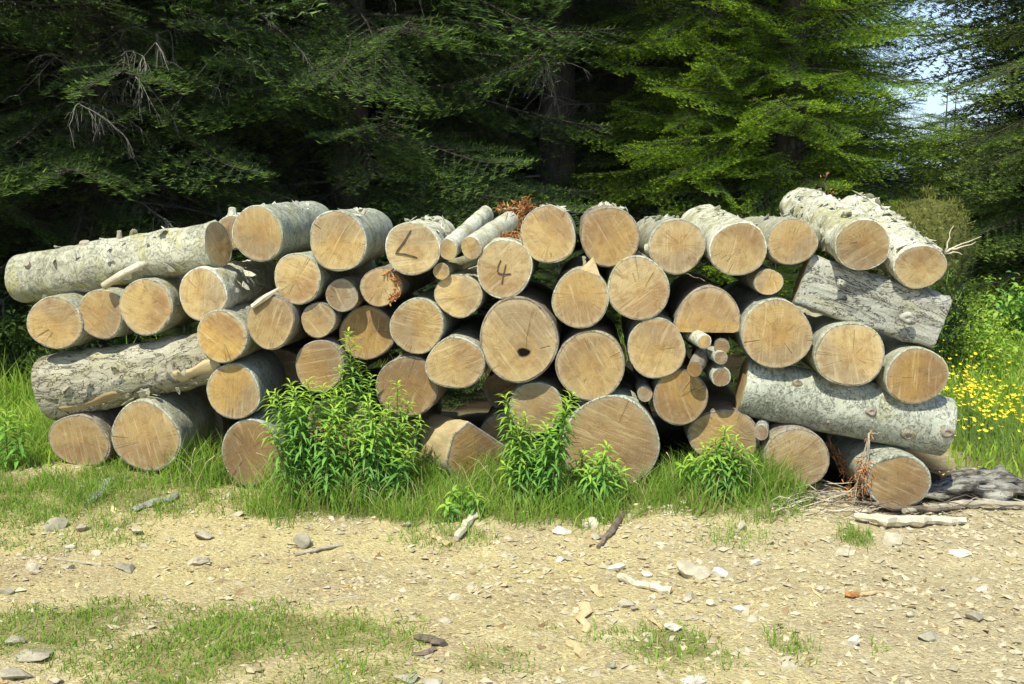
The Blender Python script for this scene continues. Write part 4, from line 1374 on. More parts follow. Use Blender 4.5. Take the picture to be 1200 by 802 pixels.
def herb(label, stems, group="leafy plants growing in front of the logs", leaf=0.062, lw=0.012, flower=None, dens=1.0):
    """stems: (base px, base py, top px, top py, off) with off = metres in front of (negative) the pile plane"""
    b0 = stems[0]
    p, _ = on_pile(b0[0], b0[1], b0[4])
    root_loc = Vector((p.x, p.y, float(gz(p.x, p.y))))
    root = empty("leafy_plant", root_loc, label, "plant", group)
    for bx, by, tx, ty, off in stems:
        p0, _ = on_pile(bx, by, off); p0.z = float(gz(p0.x, p0.y)) - 0.01
        p1, _ = on_pile(tx, ty, off - rnd.uniform(0, 0.06))
        q = p0.lerp(p1, 0.5) + Vector((rnd.uniform(-.02, .02) - (p1.x - p0.x) * 0.22, rnd.uniform(-.02, .02), 0))
        pts = []
        for i in range(9):
            t = i / 8
            pts.append(p0 * (1 - t) ** 2 + q * 2 * t * (1 - t) + p1 * t * t - root_loc)
        mb = MB(); mb.tube(pts, [0.0035 * (1 - 0.6 * i / 8) for i in range(9)], 5)
        st = mb.build("stem", [M['herbstem']], root)
        L_ = (p1 - p0).length
        n = int(L_ / 0.0075 * dens) + 8
        V, Fc, SH, TP = [], [], [], []
        for k in range(n):
            t = 0.22 + 0.78 * (k / n) ** 0.85
            i = min(7, int(t * 8)); fr = t * 8 - i
            c = pts[i].lerp(pts[i + 1], fr) if i < 8 else pts[8]
            ax = (pts[i + 1] - pts[i]).normalized()
            az = k * 2.39996 + rnd.uniform(-.3, .3)
            a = ax.cross(Vector((0.3, 1, 0))).normalized(); bb = ax.cross(a)
            radial = a * math.cos(az) + bb * math.sin(az)
            rise = -0.1 + 0.75 * t ** 3 + rnd.uniform(-.25, .25)
            d = (radial + ax * rise)
            l = leaf * (0.65 + 0.55 * math.sin(min(1, t * 1.15) * math.pi * 0.75)) * rnd.uniform(0.75, 1.2) * (1.0 if t < 0.93 else 0.7)
            tp = max(0, (t - 0.66) / 0.34) ** 1.2 * rnd.uniform(0.7, 1.0)
            leaf_geo(V, Fc, SH, TP, c, d, ax, l, lw * rnd.uniform(0.8, 1.2) * (1 if t < .9 else .7), rnd.uniform(0, 1), tp, rnd.uniform(0.05, 0.4))
        me = mesh("leaves", V, Fc, [M['herb']], True, None, {"shade": np.array(SH), "tipf": np.array(TP)})
        obj("leaves", me, st)
    if flower:
        p, _ = on_pile(flower[0], flower[1], -0.22)
        mb = MB(); c = p - root_loc
        for j in range(3):
            cc = c + Vector((rnd.uniform(-.012, .012), 0, rnd.uniform(-.014, .014)))
            vs = [cc + Vector((0, -0.004, 0))]
            for k in range(10):
                a = k * .6283; r = 0.009 if k % 2 else 0.005
                vs.append(cc + Vector((math.cos(a) * r, 0.002 * (k % 2), math.sin(a) * r)))
            mb.add(vs, [(0, 1 + (k + 1) % 10, 1 + k) for k in range(10)])
        mb.build("flower", [M['petal']], root, smooth=False)
    return root


def fan(bx, by, tops, o0=-0.1, o1=-0.3):
    return [(bx + (tx - bx) * 0.45 + rnd.uniform(-8, 8), by + rnd.uniform(-6, 4), tx, ty, rnd.uniform(o1, o0)) for tx, ty in tops]


herb("largest bushy green plant in front of the bottom logs at the left",
     fan(375, 590, [(322, 458), (340, 448), (360, 446), (392, 455), (315, 463), (330, 485), (322, 512), (345, 455), (352, 500), (365, 470), (378, 452), (372, 520), (392, 478), (398, 505),
                    (405, 460), (335, 535), (360, 545), (415, 490), (410, 530), (388, 540), (345, 475), (385, 500), (312, 495)]))
herb("green plant with star shaped light tips on the right half of the big clump",
     fan(448, 592, [(430, 470), (436, 492), (447, 480), (455, 500), (440, 515), (462, 520), (472, 495), (425, 510), (480, 525), (448, 540), (428, 545)]),
     flower=(447, 538))
herb("tall single stem with a light green top rising highest out of the big clump",
     [(418, 590, 408, 388, -0.14), (424, 590, 420, 425, -0.12), (412, 590, 398, 430, -0.16), (420, 592, 436, 440, -0.13)], leaf=0.055)
herb("stem with yellow green tip before the brown log right of the big clump",
     [(462, 592, 466, 448, -0.12), (466, 592, 480, 470, -0.10), (458, 592, 455, 472, -0.14), (470, 592, 492, 490, -0.1)], leaf=0.05)
herb("leafy plant under the log with the hole, its star tips at both sides",
     fan(628, 596, [(592, 462), (598, 484), (606, 500), (615, 486), (622, 505), (640, 500), (652, 488), (664, 470), (671, 461), (650, 520),
                    (632, 530), (600, 520), (612, 540), (592, 545), (660, 505), (640, 545)], -0.12, -0.28))
herb("low leafy plant against the lower left of the biggest log",
     fan(700, 598, [(711, 522), (722, 540), (700, 535), (690, 550), (682, 530), (730, 552), (672, 548), (708, 560)], -0.1, -0.24))
herb("leafy plant in front of the wide brown bottom log at the right",
     fan(846, 592, [(850, 502), (838, 515), (862, 512), (825, 525), (874, 525), (812, 538), (884, 540), (842, 535), (858, 540), (830, 548), (798, 545), (868, 552)], -0.1, -0.26))
herb("small leafy weed low in the grass between the big clump and the broken log",
     fan(545, 606, [(530, 575), (545, 570), (558, 580), (522, 590), (566, 588)], -0.3, -0.42), leaf=0.04, lw=0.014, dens=0.8)
herb("pale leafy weed at the left edge beside the big cracked log",
     fan(14, 530, [(8, 482), (26, 492)], 0.1, -0.1), leaf=0.06, lw=0.016, dens=0.6)


def bush(label, loc, rx, ry, rz, n, leaf, mat, name="leafy_bush", lw=0.55, cat="bush"):
    root = empty(name, loc, label, cat)
    mb = MB(); ends = []
    for k in range(14):
        az = rnd.uniform(0, 6.28); rr = rnd.uniform(0.2, 0.9)
        e = Vector((math.cos(az) * rx * rr, math.sin(az) * ry * rr, rz * rnd.uniform(0.6, 1.0) * (1.1 - rr * 0.4)))
        m_ = e * 0.5 + Vector((-e.x * .2, -e.y * .2, 0.1 * rz))
        mb.tube([(0, 0, -0.02), m_, e], [0.008, 0.005, 0.002], 5)
        for _ in range(5):
            ends.append((m_.lerp(e, rnd.uniform(0, 1))))
    mb.build("stems", [M['herbstem']], root)
    V, Fc, SH, TP = [], [], [], []
    for k in range(n):
        c = rnd.choice(ends) + Vector((rnd.gauss(0, rx * .16), rnd.gauss(0, ry * .16), rnd.gauss(0, rz * .12)))
        c.z = max(c.z, 0.02)
        d = Vector((c.x / rx + rnd.gauss(0, .6), c.y / ry + rnd.gauss(0, .6), rnd.uniform(-.3, .7)))
        l = leaf * rnd.uniform(0.6, 1.25)
        leaf_geo(V, Fc, SH, TP, c, d, Vector((rnd.gauss(0, .3), rnd.gauss(0, .3), 1)), l, l * lw, rnd.random(), rnd.random() ** 3 * 0.8, 0.2)
    me = mesh("leaves", V, Fc, [mat], True, None, {"shade": np.array(SH), "tipf": np.array(TP)})
    obj("leaves", me, root)
    return root


def at(px, y, zoff=0.0):
    """point on the terrain seen in image column px at depth y"""
    d = ray(px, 401)
    x = d.x / d.y * y
    return Vector((x, y, float(gz(x, y)) + zoff))


bush("dark green broadleaf bush at the right edge above the yellow flowers", at(1195, 7.2), 0.42, 0.4, 0.62, 900, 0.055, M['herb'])
bush("loose light green bush just right of the grey slab's end", at(1135, 7.9), 0.5, 0.4, 0.55, 900, 0.045, M['meadow'], lw=0.3)
bush("bright green undergrowth bush right behind the rightmost top log's end", at(1128, 6.3), 0.42, 0.35, 0.55, 1100, 0.045, M['meadow'], lw=0.4)
bush("shaded dark bush at the foot of the mossy stump", at(1098, 6.0), 0.34, 0.22, 1.0, 1700, 0.04, M['needle_dark'], lw=0.4)
bush("bright green bush between the flowers and the forest at the right edge", at(1172, 8.3), 0.55, 0.4, 0.6, 1100, 0.05, M['meadow'], lw=0.45)
bush("light green bush further back under the olive fir", at(1185, 9.6), 0.8, 0.6, 0.75, 1200, 0.06, M['meadow'], lw=0.35)
bush("dark leafy bush in the shade below the patch of sky", at(1120, 10.8), 0.8, 0.6, 0.8, 1300, 0.06, M['needle_olive'], lw=0.4)
bush("low dark bush in the forest edge behind the left end of the pile", at(20, 6.6), 0.6, 0.5, 0.5, 1100, 0.05, M['needle_dark'], lw=0.35)

# mossy stump behind the right end
stp = at(1078, 6.6)
root = empty("mossy_stump", stp, "rounded stump covered in yellow green moss behind the rightmost top log", "stump")
n = 26; rows_ = 22; v = []; f = []
for i in range(rows_ + 1):
    t = i / rows_
    z = 1.30 * min(1, t * 1.15) if t < .87 else 1.30
    zz = 1.30 * t
    rr = 0.175 * (0.95 + 0.5 * t) * math.sqrt(max(0.0, 1 - max(0, (t - 0.72) / 0.28) ** 2))
    for k in range(n):
        a = 6.2832 * k / n
        q = rr * (1 + 0.25 * mnoise.noise(Vector((math.cos(a) * 1.2, math.sin(a) * 1.2, t * 4))) + 0.08 * mnoise.noise(Vector((math.cos(a) * 4, math.sin(a) * 4, t * 12))))
        v.append((math.cos(a) * q * 1.25, math.sin(a) * q, zz - 0.05))
for i in range(rows_):
    for k in range(n):
        k2 = (k + 1) % n
        f.append((i * n + k, i * n + k2, (i + 1) * n + k2, (i + 1) * n + k))
obj("stump_wood", mesh("stump_wood", v, f, [M['moss']], True), root)
N_ = 9000
pick = rng.integers(0, len(v), N_); base = np.array(v)[pick] + rng.normal(0, 0.02, (N_, 3))
out = unit(base * np.array([1, 1, 0.35])); dirn = unit(out + rng.normal(0, .5, (N_, 3)) + np.array([0, 0, -.15]))
ln = rng.uniform(0.015, 0.05, N_)[:, None]
sv = unit(np.cross(dirn, rng.normal(size=(N_, 3)))) * 0.004
V = np.stack([base - sv, base + sv, base + dirn * ln], 1).reshape(-1, 3)
mt = mat_leaf("moss_tufts", (0.02, 0.032, 0.008), (0.085, 0.105, 0.018), (0.27, 0.27, 0.05), 0.2, 0.9)
obj("moss", mesh("moss", V, np.arange(N_ * 3).reshape(-1, 3), [mt], False, None,
                 {"shade": np.repeat(rng.random(N_), 3), "tipf": np.repeat(sstep(0.8, 1.3, base[:, 2]) * rng.random(N_), 3)}), root, kind="stuff")


# dry straw stalks and seed heads standing in the verge
mb = MB()
for k in range(80):
    px_ = rnd.uniform(200, 910); py_ = rnd.uniform(582, 612)
    p = onground(px_, py_); h = rnd.uniform(0.07, 0.2); dx = rnd.gauss(0, 0.04); dy = rnd.gauss(0, 0.03)
    pts = [p, p + Vector((dx * .3, dy * .3, h * .6)), p + Vector((dx, dy, h)), p + Vector((dx * 1.6, dy * 1.5, h * 1.1))]
    mb.tube(pts, [0.0011, 0.0009, 0.0008, 0.0022 if k % 3 == 0 else 0.0004], 3)
mb.build("dry_straw", [M['straw']], smooth=True, kind="stuff")

# ================================================================== STONES, CHIPS, STICKS
def rock_mesh(name, w, d, h, mat, seed, sub=2, edge=0.0):
    import bmesh
    bm = bmesh.new()
    bmesh.ops.create_icosphere(bm, subdivisions=sub, radius=1.0)
    for q in bm.verts:
        p = q.co.copy()
        k = 1 + 0.38 * mnoise.noise(p * 1.1 + Vector((seed, 0, 0))) + 0.16 * mnoise.noise(p * 3.1 + Vector((0, seed, 0)))
        p = p * k
        # facet the stone with a few cutting planes
        for j in range(6):
            a = mnoise.random_unit_vector() if False else Vector((math.sin(seed * 3 + j * 2.1), math.cos(seed * 5 + j * 1.3), math.sin(seed + j * 4.7))).normalized()
            o = p.dot(a)
            if o > 0.58:
                p -= a * (o - 0.58)
        q.co = Vector((p.x * w / 2, p.y * d / 2, p.z * h / 2))
    me = bpy.data.meshes.new(name)
    bm.to_mesh(me); bm.free()
    me.materials.append(mat)
    return me


STONES = [
    (355, 632, 19, 19, 'slate', "brown pyramid shaped stone on the dirt below the big green clump"),
    (232, 657, 25, 15, 'stone', "pale grey stone with a dark lower edge, on the left part of the track"),
    (147, 664, 27, 12, 'slate', "flat bluish stone on the track below the oval tan log"),
    (64, 614, 28, 17, 'slate', "grey slate stone at the edge of the grass at the left"),
    (97, 618, 16, 10, 'stone', "pale stone next to the grey slate stone at the left"),
    (238, 625, 24, 12, 'stone', "light stone among gravel above the middle left of the track"),
    (38, 664, 18, 9, 'stone', "small pale stone low on the left edge of the track"),
    (8, 692, 18, 9, 'slate', "dark sliver of stone at the left edge of the picture"),
    (80, 664, 14, 9, 'stone', "small tan stone between two flat stones on the left track"),
    (268, 581, 12, 12, 'stone', "small stone in the grass below the dull brown bottom log"),
    (278, 602, 16, 8, 'stone', "thin flat stone just below the grass line at the left"),
    (477, 614, 11, 9, 'stone', "little grey stone alone on the sawdust left of centre"),
    (522, 726, 15, 10, 'stone', "grey stone in the middle of the lower track"),
    (477, 794, 30, 14, 'slate', "grey flat stone at the bottom edge left of centre"),
    (507, 798, 26, 9, 'stone', "low stone beside the grey flat one at the bottom edge"),
    (658, 621, 21, 12, 'whitestone', "white chunk at the grass edge below the middle plant"),
    (690, 612, 24, 14, 'stone', "pale stone at the grass edge below the biggest log"),
    (657, 655, 12, 9, 'whitestone', "small white stone in the rubble under the middle plant"),
    (722, 665, 22, 11, 'whitestone', "white flat stone above the bent pale stick"),
    (758, 672, 13, 7, 'whitestone', "tiny white stone right of the flat white one"),
    (733, 706, 19, 16, 'stone', "round pale stone under the bent pale stick"),
    (789, 734, 19, 15, 'whitestone', "brightest white stone near the right patch of grass"),
    (812, 668, 33, 23, 'stone', "largest pale stone right of the middle of the track"),
    (843, 671, 19, 13, 'whitestone', "white stone right beside the largest pale stone"),
    (884, 659, 16, 11, 'whitestone', "slanted white stone on the track below the right plant"),
    (870, 615, 12, 17, 'stone', "upright pale stone in the grass below the right plant"),
    (808, 699, 15, 16, 'stone', "knobbly stone below the largest pale stone"),
    (867, 714, 17, 12, 'whitestone', "white stone in the middle right of the track"),
    (834, 706, 14, 11, 'stone', "tan stone between the knobbly one and the white one"),
    (883, 725, 15, 9, 'stone', "flat pale stone below the white one at middle right"),
    (922, 600, 13, 8, 'stone', "small stone by the grass under the oval bottom log"),
    (988, 646, 22, 9, 'stone', "low stone below the small grass tuft at the right"),
    (1046, 632, 26, 18, 'stone', "pale stone below the long barkless branch"),
    (1125, 647, 24, 13, 'whitestone', "white stone on the track near the right edge"),
    (1000, 750, 13, 21, 'whitestone', "tall narrow white stone in the lower right"),
    (1088, 744, 24, 15, 'slate', "bluish grey stone in the lower right"),
    (1143, 722, 20, 13, 'slate', "greenish grey stone near the right edge, above the bluish grey one"),
    (1067, 720, 13, 10, 'stone', "small stone above the bluish grey one"),
    (925, 780, 16, 16, 'stone', "pale stone in the sparse grass at the lower right"),
    (815, 796, 32, 11, 'whitestone', "wide white stone at the bottom edge right of centre"),
    (716, 779, 13, 12, 'slate', "small grey stone left of the right grass patch"),
    (18, 750, 26, 12, 'slate', "upper slate in the heap at the lower left corner"),
    (40, 766, 40, 13, 'slate', "wide flat slate in the heap at the lower left corner"),
    (18, 788, 36, 15, 'slate', "lowest slate in the heap at the lower left corner"),
    (66, 796, 18, 8, 'stone', "small pale stone right of the slate heap"),
    (112, 648, 12, 8, 'stone', "small stone just above the flat bluish one"),
    (160, 621, 16, 10, 'stone', "stone in the rubble right of the grey slate stone"),
    (84, 640, 14, 7, 'whitestone', "white pebble on the left part of the track"),
    (1010, 600, 14, 9, 'stone', "stone among the dry twigs below the red twig"),
    (1150, 690, 12, 8, 'whitestone', "white pebble close to the right edge"),
    (960, 690, 11, 8, 'stone', "pebble left of the red brown chip"),
    (700, 628, 15, 11, 'slate', "dark stone tucked behind the dark slanting stick"),
]
for i, (cx, cy, w, h, mat, lab) in enumerate(STONES):
    p = onground(cx, cy + h * 0.3)
    s = (p - CAMP).dot(ray(cx, cy)) / ray(cx, cy).length_squared / F_PX
    wm, hm = w * s, h * s * 0.95
    me = rock_mesh("stone", wm * 1.15, wm * rnd.uniform(0.7, 1.0), hm * 1.05, M[mat], i * 1.37, 3)
    o = obj("stone", me, None, label=lab, category="stone", group="stones lying on the dirt track")
    o.location = p + Vector((0, 0, hm * 0.22)); o.rotation_euler = (rnd.uniform(-.2, .2), rnd.uniform(-.2, .2), rnd.uniform(-.5, .5))


def scatter_shards(name, n, mat, smin, smax, flat, elong, fn, box, yellow=0.1):
    xy = scatter_density(*box, n, fn)
    n = len(xy)
    z = gz(xy[:, 0], xy[:, 1])
    s = smin + (smax - smin) * rng.random(n) ** 3
    base = np.array([[1, 0, 0], [-1, 0.15, 0], [0.1, 0.8, 0], [-0.1, -0.9, 0], [0.1, 0.05, 0.8], [0, 0, -0.7]], float)
    Bv = base[None] * (1 + rng.normal(0, 0.25, (n, 6, 1))) + rng.normal(0, 0.12, (n, 6, 3))
    Bv = Bv * np.stack([s * elong, s, s * flat], 1)[:, None, :]
    a = rng.uniform(0, 6.283, n); tl = rng.normal(0, 0.25, n)
    ca, sa = np.cos(a), np.sin(a)
    z2 = Bv[:, :, 2] * np.cos(tl)[:, None] + Bv[:, :, 0] * np.sin(tl)[:, None]
    x2 = Bv[:, :, 0] * np.cos(tl)[:, None] - Bv[:, :, 2] * np.sin(tl)[:, None]
    xr = x2 * ca[:, None] - Bv[:, :, 1] * sa[:, None]; yr = x2 * sa[:, None] + Bv[:, :, 1] * ca[:, None]
    V = np.stack([xr + xy[:, 0:1], yr + xy[:, 1:2], z2 + (z + s * flat * 0.25)[:, None]], -1).reshape(-1, 3)
    tri = np.array([[0, 2, 4], [2, 1, 4], [1, 3, 4], [3, 0, 4], [2, 0, 5], [1, 2, 5], [3, 1, 5], [0, 3, 5]])
    Fc = (np.arange(n)[:, None, None] * 6 + tri[None]).reshape(-1, 3)
    sh = np.repeat(np.clip(rng.normal(0.5, 0.28, n), 0, 1), 6); tp = np.repeat((rng.random(n) < yellow) * rng.uniform(0.4, 1, n), 6)
    return obj(name, mesh(name, V, Fc, [M[mat]], False, None, {"shade": sh, "tipf": tp}), kind="stuff")


def dirt_d(x, y):
    d, _ = turf(x, y); zm_, zf_ = zones(x, y)
    return np.clip(1 - 0.75 * d, 0.08, 1) * (1 - zm_) * (1 - zf_)


BOX = (-2.8, 2.8, 2.2, 4.6)
scatter_shards("gravel", 40000, 'gravel', 0.0018, 0.016, 0.6, 1.25, lambda x, y: dirt_d(x, y) * (0.12 + 0.6 * sstep(-0.6, 1.3, x + 0.3 * y - 1.0 + vn(x * 2, y * 2, 91))
               + 0.55 * sstep(0.05, 0.3, vn(x * 3, y * 3, 92))), BOX, 0.15)
scatter_shards("wood_chips", 42000, 'chip', 0.002, 0.0075, 0.18, 2.0, lambda x, y: dirt_d(x, y) * (0.85 - 0.5 * sstep(0.3, 1.6, x)), BOX, 0.12)
scatter_shards("wood_shavings", 500, 'chip', 0.005, 0.015, 0.12, 2.6, lambda x, y: dirt_d(x, y) * 0.8, BOX, 0.05)
scatter_shards("leaf_litter", 1500, 'leaflitter', 0.004, 0.016, 0.15, 1.6, lambda x, y: dirt_d(x, y) * 0.45 + 0.25, BOX, 0.2)


def stick(pts, r, mat, label, name="stick", cat="stick", lift=0.0, group="sticks and wood scraps on the dirt", flat=None, zs=None, seg=4):
    """pts in image pixels lying on the ground, r in pixels"""
    P3 = []
    for i, (x, y) in enumerate(pts):
        p = onground(x, y); s = (p - CAMP).dot(ray(x, y)) / ray(x, y).length_squared / F_PX
        rr = (r[i] if hasattr(r, '__len__') else r) * s
        p.z += rr * (0.6 if flat else 0.9) + (zs[i] if zs else lift)
        P3.append((p, rr))
    c = P3[0][0].copy()
    pts3, rad = [], []
    for i in range(len(P3) - 1):
        for k in range(seg):
            t = k / seg
            q = P3[i][0].lerp(P3[i + 1][0], t) - c
            q += Vector((rnd.gauss(0, 1), rnd.gauss(0, 1), rnd.gauss(0, 0.5))) * P3[i][1] * 0.28
            pts3.append(q); rad.append((P3[i][1] * (1 - t) + P3[i + 1][1] * t) * rnd.uniform(0.85, 1.15))
    pts3.append(P3[-1][0] - c); rad.append(P3[-1][1])
    mb = MB(); mb.tube(pts3, rad, 8, jit=0.15)
    if flat:
        # flatten towards the ground
        base = {}
        mb.v = [(a[0], a[1], a[2] * 1.0) for a in mb.v]
        ctr = [pts3[i // 8] for i in range(len(pts3) * 8)]
        mb.v = [(a[0], a[1], ctr[i].z + (a[2] - ctr[i].z) * flat) for i, a in enumerate(mb.v)]
    o = mb.build(name, [M[mat]], None, smooth=False)
    o.location = c
    o["label"] = label; o["category"] = cat
    if group:
        o["group"] = group
    return o


stick([(534, 634), (548, 618), (560, 604)], [3.5, 5, 4], 'whitebranch', "tan stick slanting out of the grass left below the middle plant")
stick([(702, 644), (716, 626), (733, 602)], [3, 4, 2.5], 'darkbranch', "dark slanting stick below the biggest log")
stick([(729, 681), (745, 687), (765, 692), (786, 697)], [5, 4, 4.5, 5.5], 'whitebranch', "bent pale stick on the track right of centre")
stick([(683, 712), (687, 742)], [7, 5], 'split', "flat upright wood chip in the lower middle of the track", name="wood_scrap", cat="wood scrap", flat=0.35)
stick([(664, 756), (683, 771)], [5, 5], 'split', "short pale wood piece at the bottom middle", name="wood_scrap", cat="wood scrap")
stick([(488, 749), (504, 754), (520, 758)], [5, 6, 5], 'darkbranch', "upper of two brown bark pieces in the lower left middle", name="wood_scrap", cat="wood scrap", flat=0.7)
stick([(484, 768), (500, 768), (511, 762)], [3, 5, 3], 'darkbranch', "lower of two brown bark pieces in the lower left middle", name="wood_scrap", cat="wood scrap", flat=0.6)
stick([(508, 630), (527, 641)], [4, 5], 'split', "short pale chip left of the tan stick", name="wood_scrap", cat="wood scrap", flat=0.5)
stick([(697, 690), (703, 700)], [5, 4], 'split', "yellowish chip below the white flat stone", name="wood_scrap", cat="wood scrap", flat=0.4)
stick([(753, 720), (766, 728), (778, 740)], [3, 3, 2], 'split', "thin pale splinter left of the brightest white stone", name="wood_scrap", cat="wood scrap", flat=0.6)
stick([(990, 700), (1004, 700)], [6, 6], 'redtwig', "red brown bark chip in the middle of the right track", name="wood_scrap", cat="wood scrap", flat=0.5)
stick([(1008, 699), (1034, 696)], [2.5, 2], 'split', "thin yellow twig beside the red brown chip")
stick([(158, 600), (182, 592), (206, 583)], [5, 7, 5], 'weathered', "grey green bark slab in the grass at the left", name="wood_scrap", cat="wood scrap", flat=0.55)
stick([(103, 592), (116, 580), (130, 564)], [7, 6, 5], 'weathered', "pale broken bark slab below the lowest left log", name="wood_scrap", cat="wood scrap", flat=0.45)
stick([(345, 652), (375, 645), (402, 640)], [2, 2.5, 1.5], 'drybranch', "thin twig right of the brown pyramid shaped stone")
stick([(60, 656), (90, 660), (120, 664)], [1.5, 2, 1.5], 'drybranch', "long thin twig among the flat stones at the left")
stick([(385, 706), (420, 700)], [1.5, 1.5], 'drybranch', "thin twig above the lower left grass")
stick([(1003, 611), (1035, 619), (1075, 618), (1105, 616), (1131, 617)], [4, 6, 6.5, 5, 4], 'whitebranch', "long barkless white branch in front of the rightmost bottom log", lift=0.01)
stick([(848, 560), (868, 566), (888, 571), (906, 580)], [5, 4.5, 4, 2.5], 'darkbranch', "crooked brown branch under the right leafy plant", zs=[.07, .06, .04, 0.01])
stick([(860, 566), (895, 572), (935, 576), (975, 580)], [3, 2.5, 2.5, 2], 'darkbranch', "dark branch lying under the oval bottom log", zs=[.03, .03, .02, .02])
stick([(1060, 606), (1110, 601), (1150, 597), (1200, 598)], [3, 4, 4, 3], 'drybranch', "grey branch lying in front of the dark root at the right edge", lift=0.015)
stick([(1010, 596), (1045, 603), (1090, 606), (1125, 603)], [2, 3, 3, 2], 'darkbranch', "dark branch right under the rightmost bottom log", lift=0.02)
# tangle of thin dry twigs
mb = MB()
for k in range(60):
    x0 = rnd.uniform(890, 1120); y0 = rnd.uniform(572, 606)
    x1 = x0 + rnd.uniform(40, 130) * rnd.choice((1, 1, -1)); y1 = min(620, max(575, y0 + rnd.uniform(-12, 22)))
    if x1 < 860:
        x1 = 870
    pts = []
    hz = rnd.uniform(0.005, 0.05)
    a = onground(x0, y0); b = onground(x1, y1)
    for i in range(8):
        t = i / 7
        q = a.lerp(b, t); q.z = float(gz(q.x, q.y)) + 0.006 + hz * math.sin(math.pi * min(1, t * 1.1)) + rnd.uniform(0, .004)
        q += Vector((0, rnd.gauss(0, 0.006), 0)); q.y += 0.05 * math.sin(t * 3 + k)
        pts.append(q)
    r0 = rnd.uniform(0.0015, 0.004)
    mb.tube(pts, [r0 * (1 - 0.6 * i / 7) for i in range(8)], 4, m=k % 3)
mb.build("dry_twigs", [M['drybranch'], M['darkbranch'], M['whitebranch']], None, smooth=True, kind="stuff",
         label="tangle of thin dry twigs on the ground at the right end of the pile", category="twigs")

# white stick leaning on the left logs
p0, s0 = on_pile(121, 336, -0.03); p1, s1 = on_pile(163, 311, -0.01)
mb = MB(); mb.tube([Vector((0, 0, 0)), (p1 - p0) * .5 + Vector((0, 0, .004)), p1 - p0, (p1 - p0) * 1.02 + BK * 0.1], [5 * s0, 4.4 * s0, 4.6 * s0, 4 * s0], 9, jit=.08)
o = mb.build("stick", [M['whitebranch']], None); o.location = p0
o["label"] = "short white stick stuck between the lengthwise top log and the second log below"; o["category"] = "stick"
# pale torn bark strip leaning off a log
p0, s0 = on_pile(296, 360, -0.05); p1, s1 = on_pile(327, 338, -0.03)
mb = MB(); mb.tube([Vector((0, 0, 0)), (p1 - p0) * .5 + Vector((0, -.006, .003)), p1 - p0], [3.2 * s0, 4 * s0, 1.5 * s0], 6, jit=.2)
o = mb.build("bark_strip", [M['whitebranch']], None, smooth=False); o.location = p0
o["label"] = "pale torn bark strip slanting between two logs below the thick top ones"; o["category"] = "bark strip"


# ---- small twigs on top of the pile
def twig_cluster(name, label, origin, dirs, needle_mat, wood_mat, nl=0.03, cat="twig", nn=260, nwid=0.003, spread=0.012):
    root = empty(name, origin, label, cat)
    mb = MB(); segs = []
    for d, l in dirs:
        d = Vector(d).normalized()
        pts = [d * (l * i / 6) + Vector((0, 0, -0.12 * l * (i / 6) ** 2)) + Vector((rnd.gauss(0, .003), rnd.gauss(0, .003), rnd.gauss(0, .003))) for i in range(7)]
        mb.tube(pts, [0.004 * (1 - .7 * i / 6) for i in range(7)], 5)
        segs += [(pts[i], pts[i + 1]) for i in range(6)]
    mb.build("twig_wood", [M[wood_mat]], root)
    if needle_mat:
        nb = MB()
        for _ in range(nn):
            a, b = rnd.choice(segs); c = a.lerp(b, rnd.random()) + Vector((rnd.gauss(0, spread), rnd.gauss(0, spread), rnd.gauss(0, spread)))
            d = ((b - a).normalized() + Vector((rnd.gauss(0, .7), rnd.gauss(0, .7), rnd.gauss(0, .7)))).normalized()
            w = d.cross(Vector((rnd.gauss(0, 1), rnd.gauss(0, 1), 1))).normalized() * nwid
            e = c + d * nl * rnd.uniform(.6, 1.2)
            nb.add([c - w, c + w, e + w * .3, e - w * .3], [(0, 1, 2, 3)])
        nb.build("dry_needles", [M[needle_mat]], root, smooth=False, kind="stuff")
    return root


p, _ = on_pile(612, 248, 0.12)
twig_cluster("dry_fir_twig", "orange red dry fir twig sticking up on top of the pile left of the middle",
             p, [((-.9, .1, .25), .10), ((.3, .1, .6), .05), ((.9, .2, .1), .09), ((.2, -.1, .9), .045), ((0.05, 0, -1), .07)], 'redtwig', 'drybranch', 0.022, nn=420)
p, _ = on_pile(585, 282, 0.35)
twig_cluster("dry_fir_twig", "brown dead twigs lying behind the thin poles on top",
             p, [((.9, .1, .1), .12), ((.7, .1, -.3), .1), ((1, -.2, .3), .09)], 'redtwig', 'darkbranch', 0.03, nn=300)
p, _ = on_pile(968, 232, 0.62)
twig_cluster("dead_twig", "dead brown twig standing on the shaggy white log",
             p, [((-.05, 0, 1), .13), ((.5, 0, .3), .06), ((-.6, 0, .1), .05), ((.5, -.3, -1), .13)], 'redtwig', 'darkbranch', 0.014, nn=70)
p, _ = on_pile(1108, 296, 0.05)
twig_cluster("dead_twig", "pale bare twigs forking out to the right of the rightmost top log",
             p, [((1, 0, .42), .13), ((1, .1, .55), .16), ((.2, 0, 1), .12), ((1, 0, .02), .06)], None, 'whitebranch')
p, _ = on_pile(1018, 508, -0.04)
twig_cluster("dry_fir_twig", "hanging red dry fir twig in front of the rightmost bottom log",
             p, [((-.05, -.05, -1), .18), ((-.05, -.1, -1), .24), ((-.22, -.1, -1), .31), ((.06, -.06, -1), .28), ((1, 0, .1), .05)], 'redtwig', 'drybranch', 0.022, nn=10)
p, _ = on_pile(1012, 540, -0.06)
twig_cluster("dry_fir_twig", "cluster of rust red needles at the foot of the hanging twig",
             p, [((-.12, -.05, -1), .13), ((.10, -.05, -1), .12), ((0, -.05, -1), .14), ((-.3, -.05, -1), .15)], 'redtwig', 'drybranch', 0.024, nn=170)
p, _ = on_pile(985, 545, 0.18)
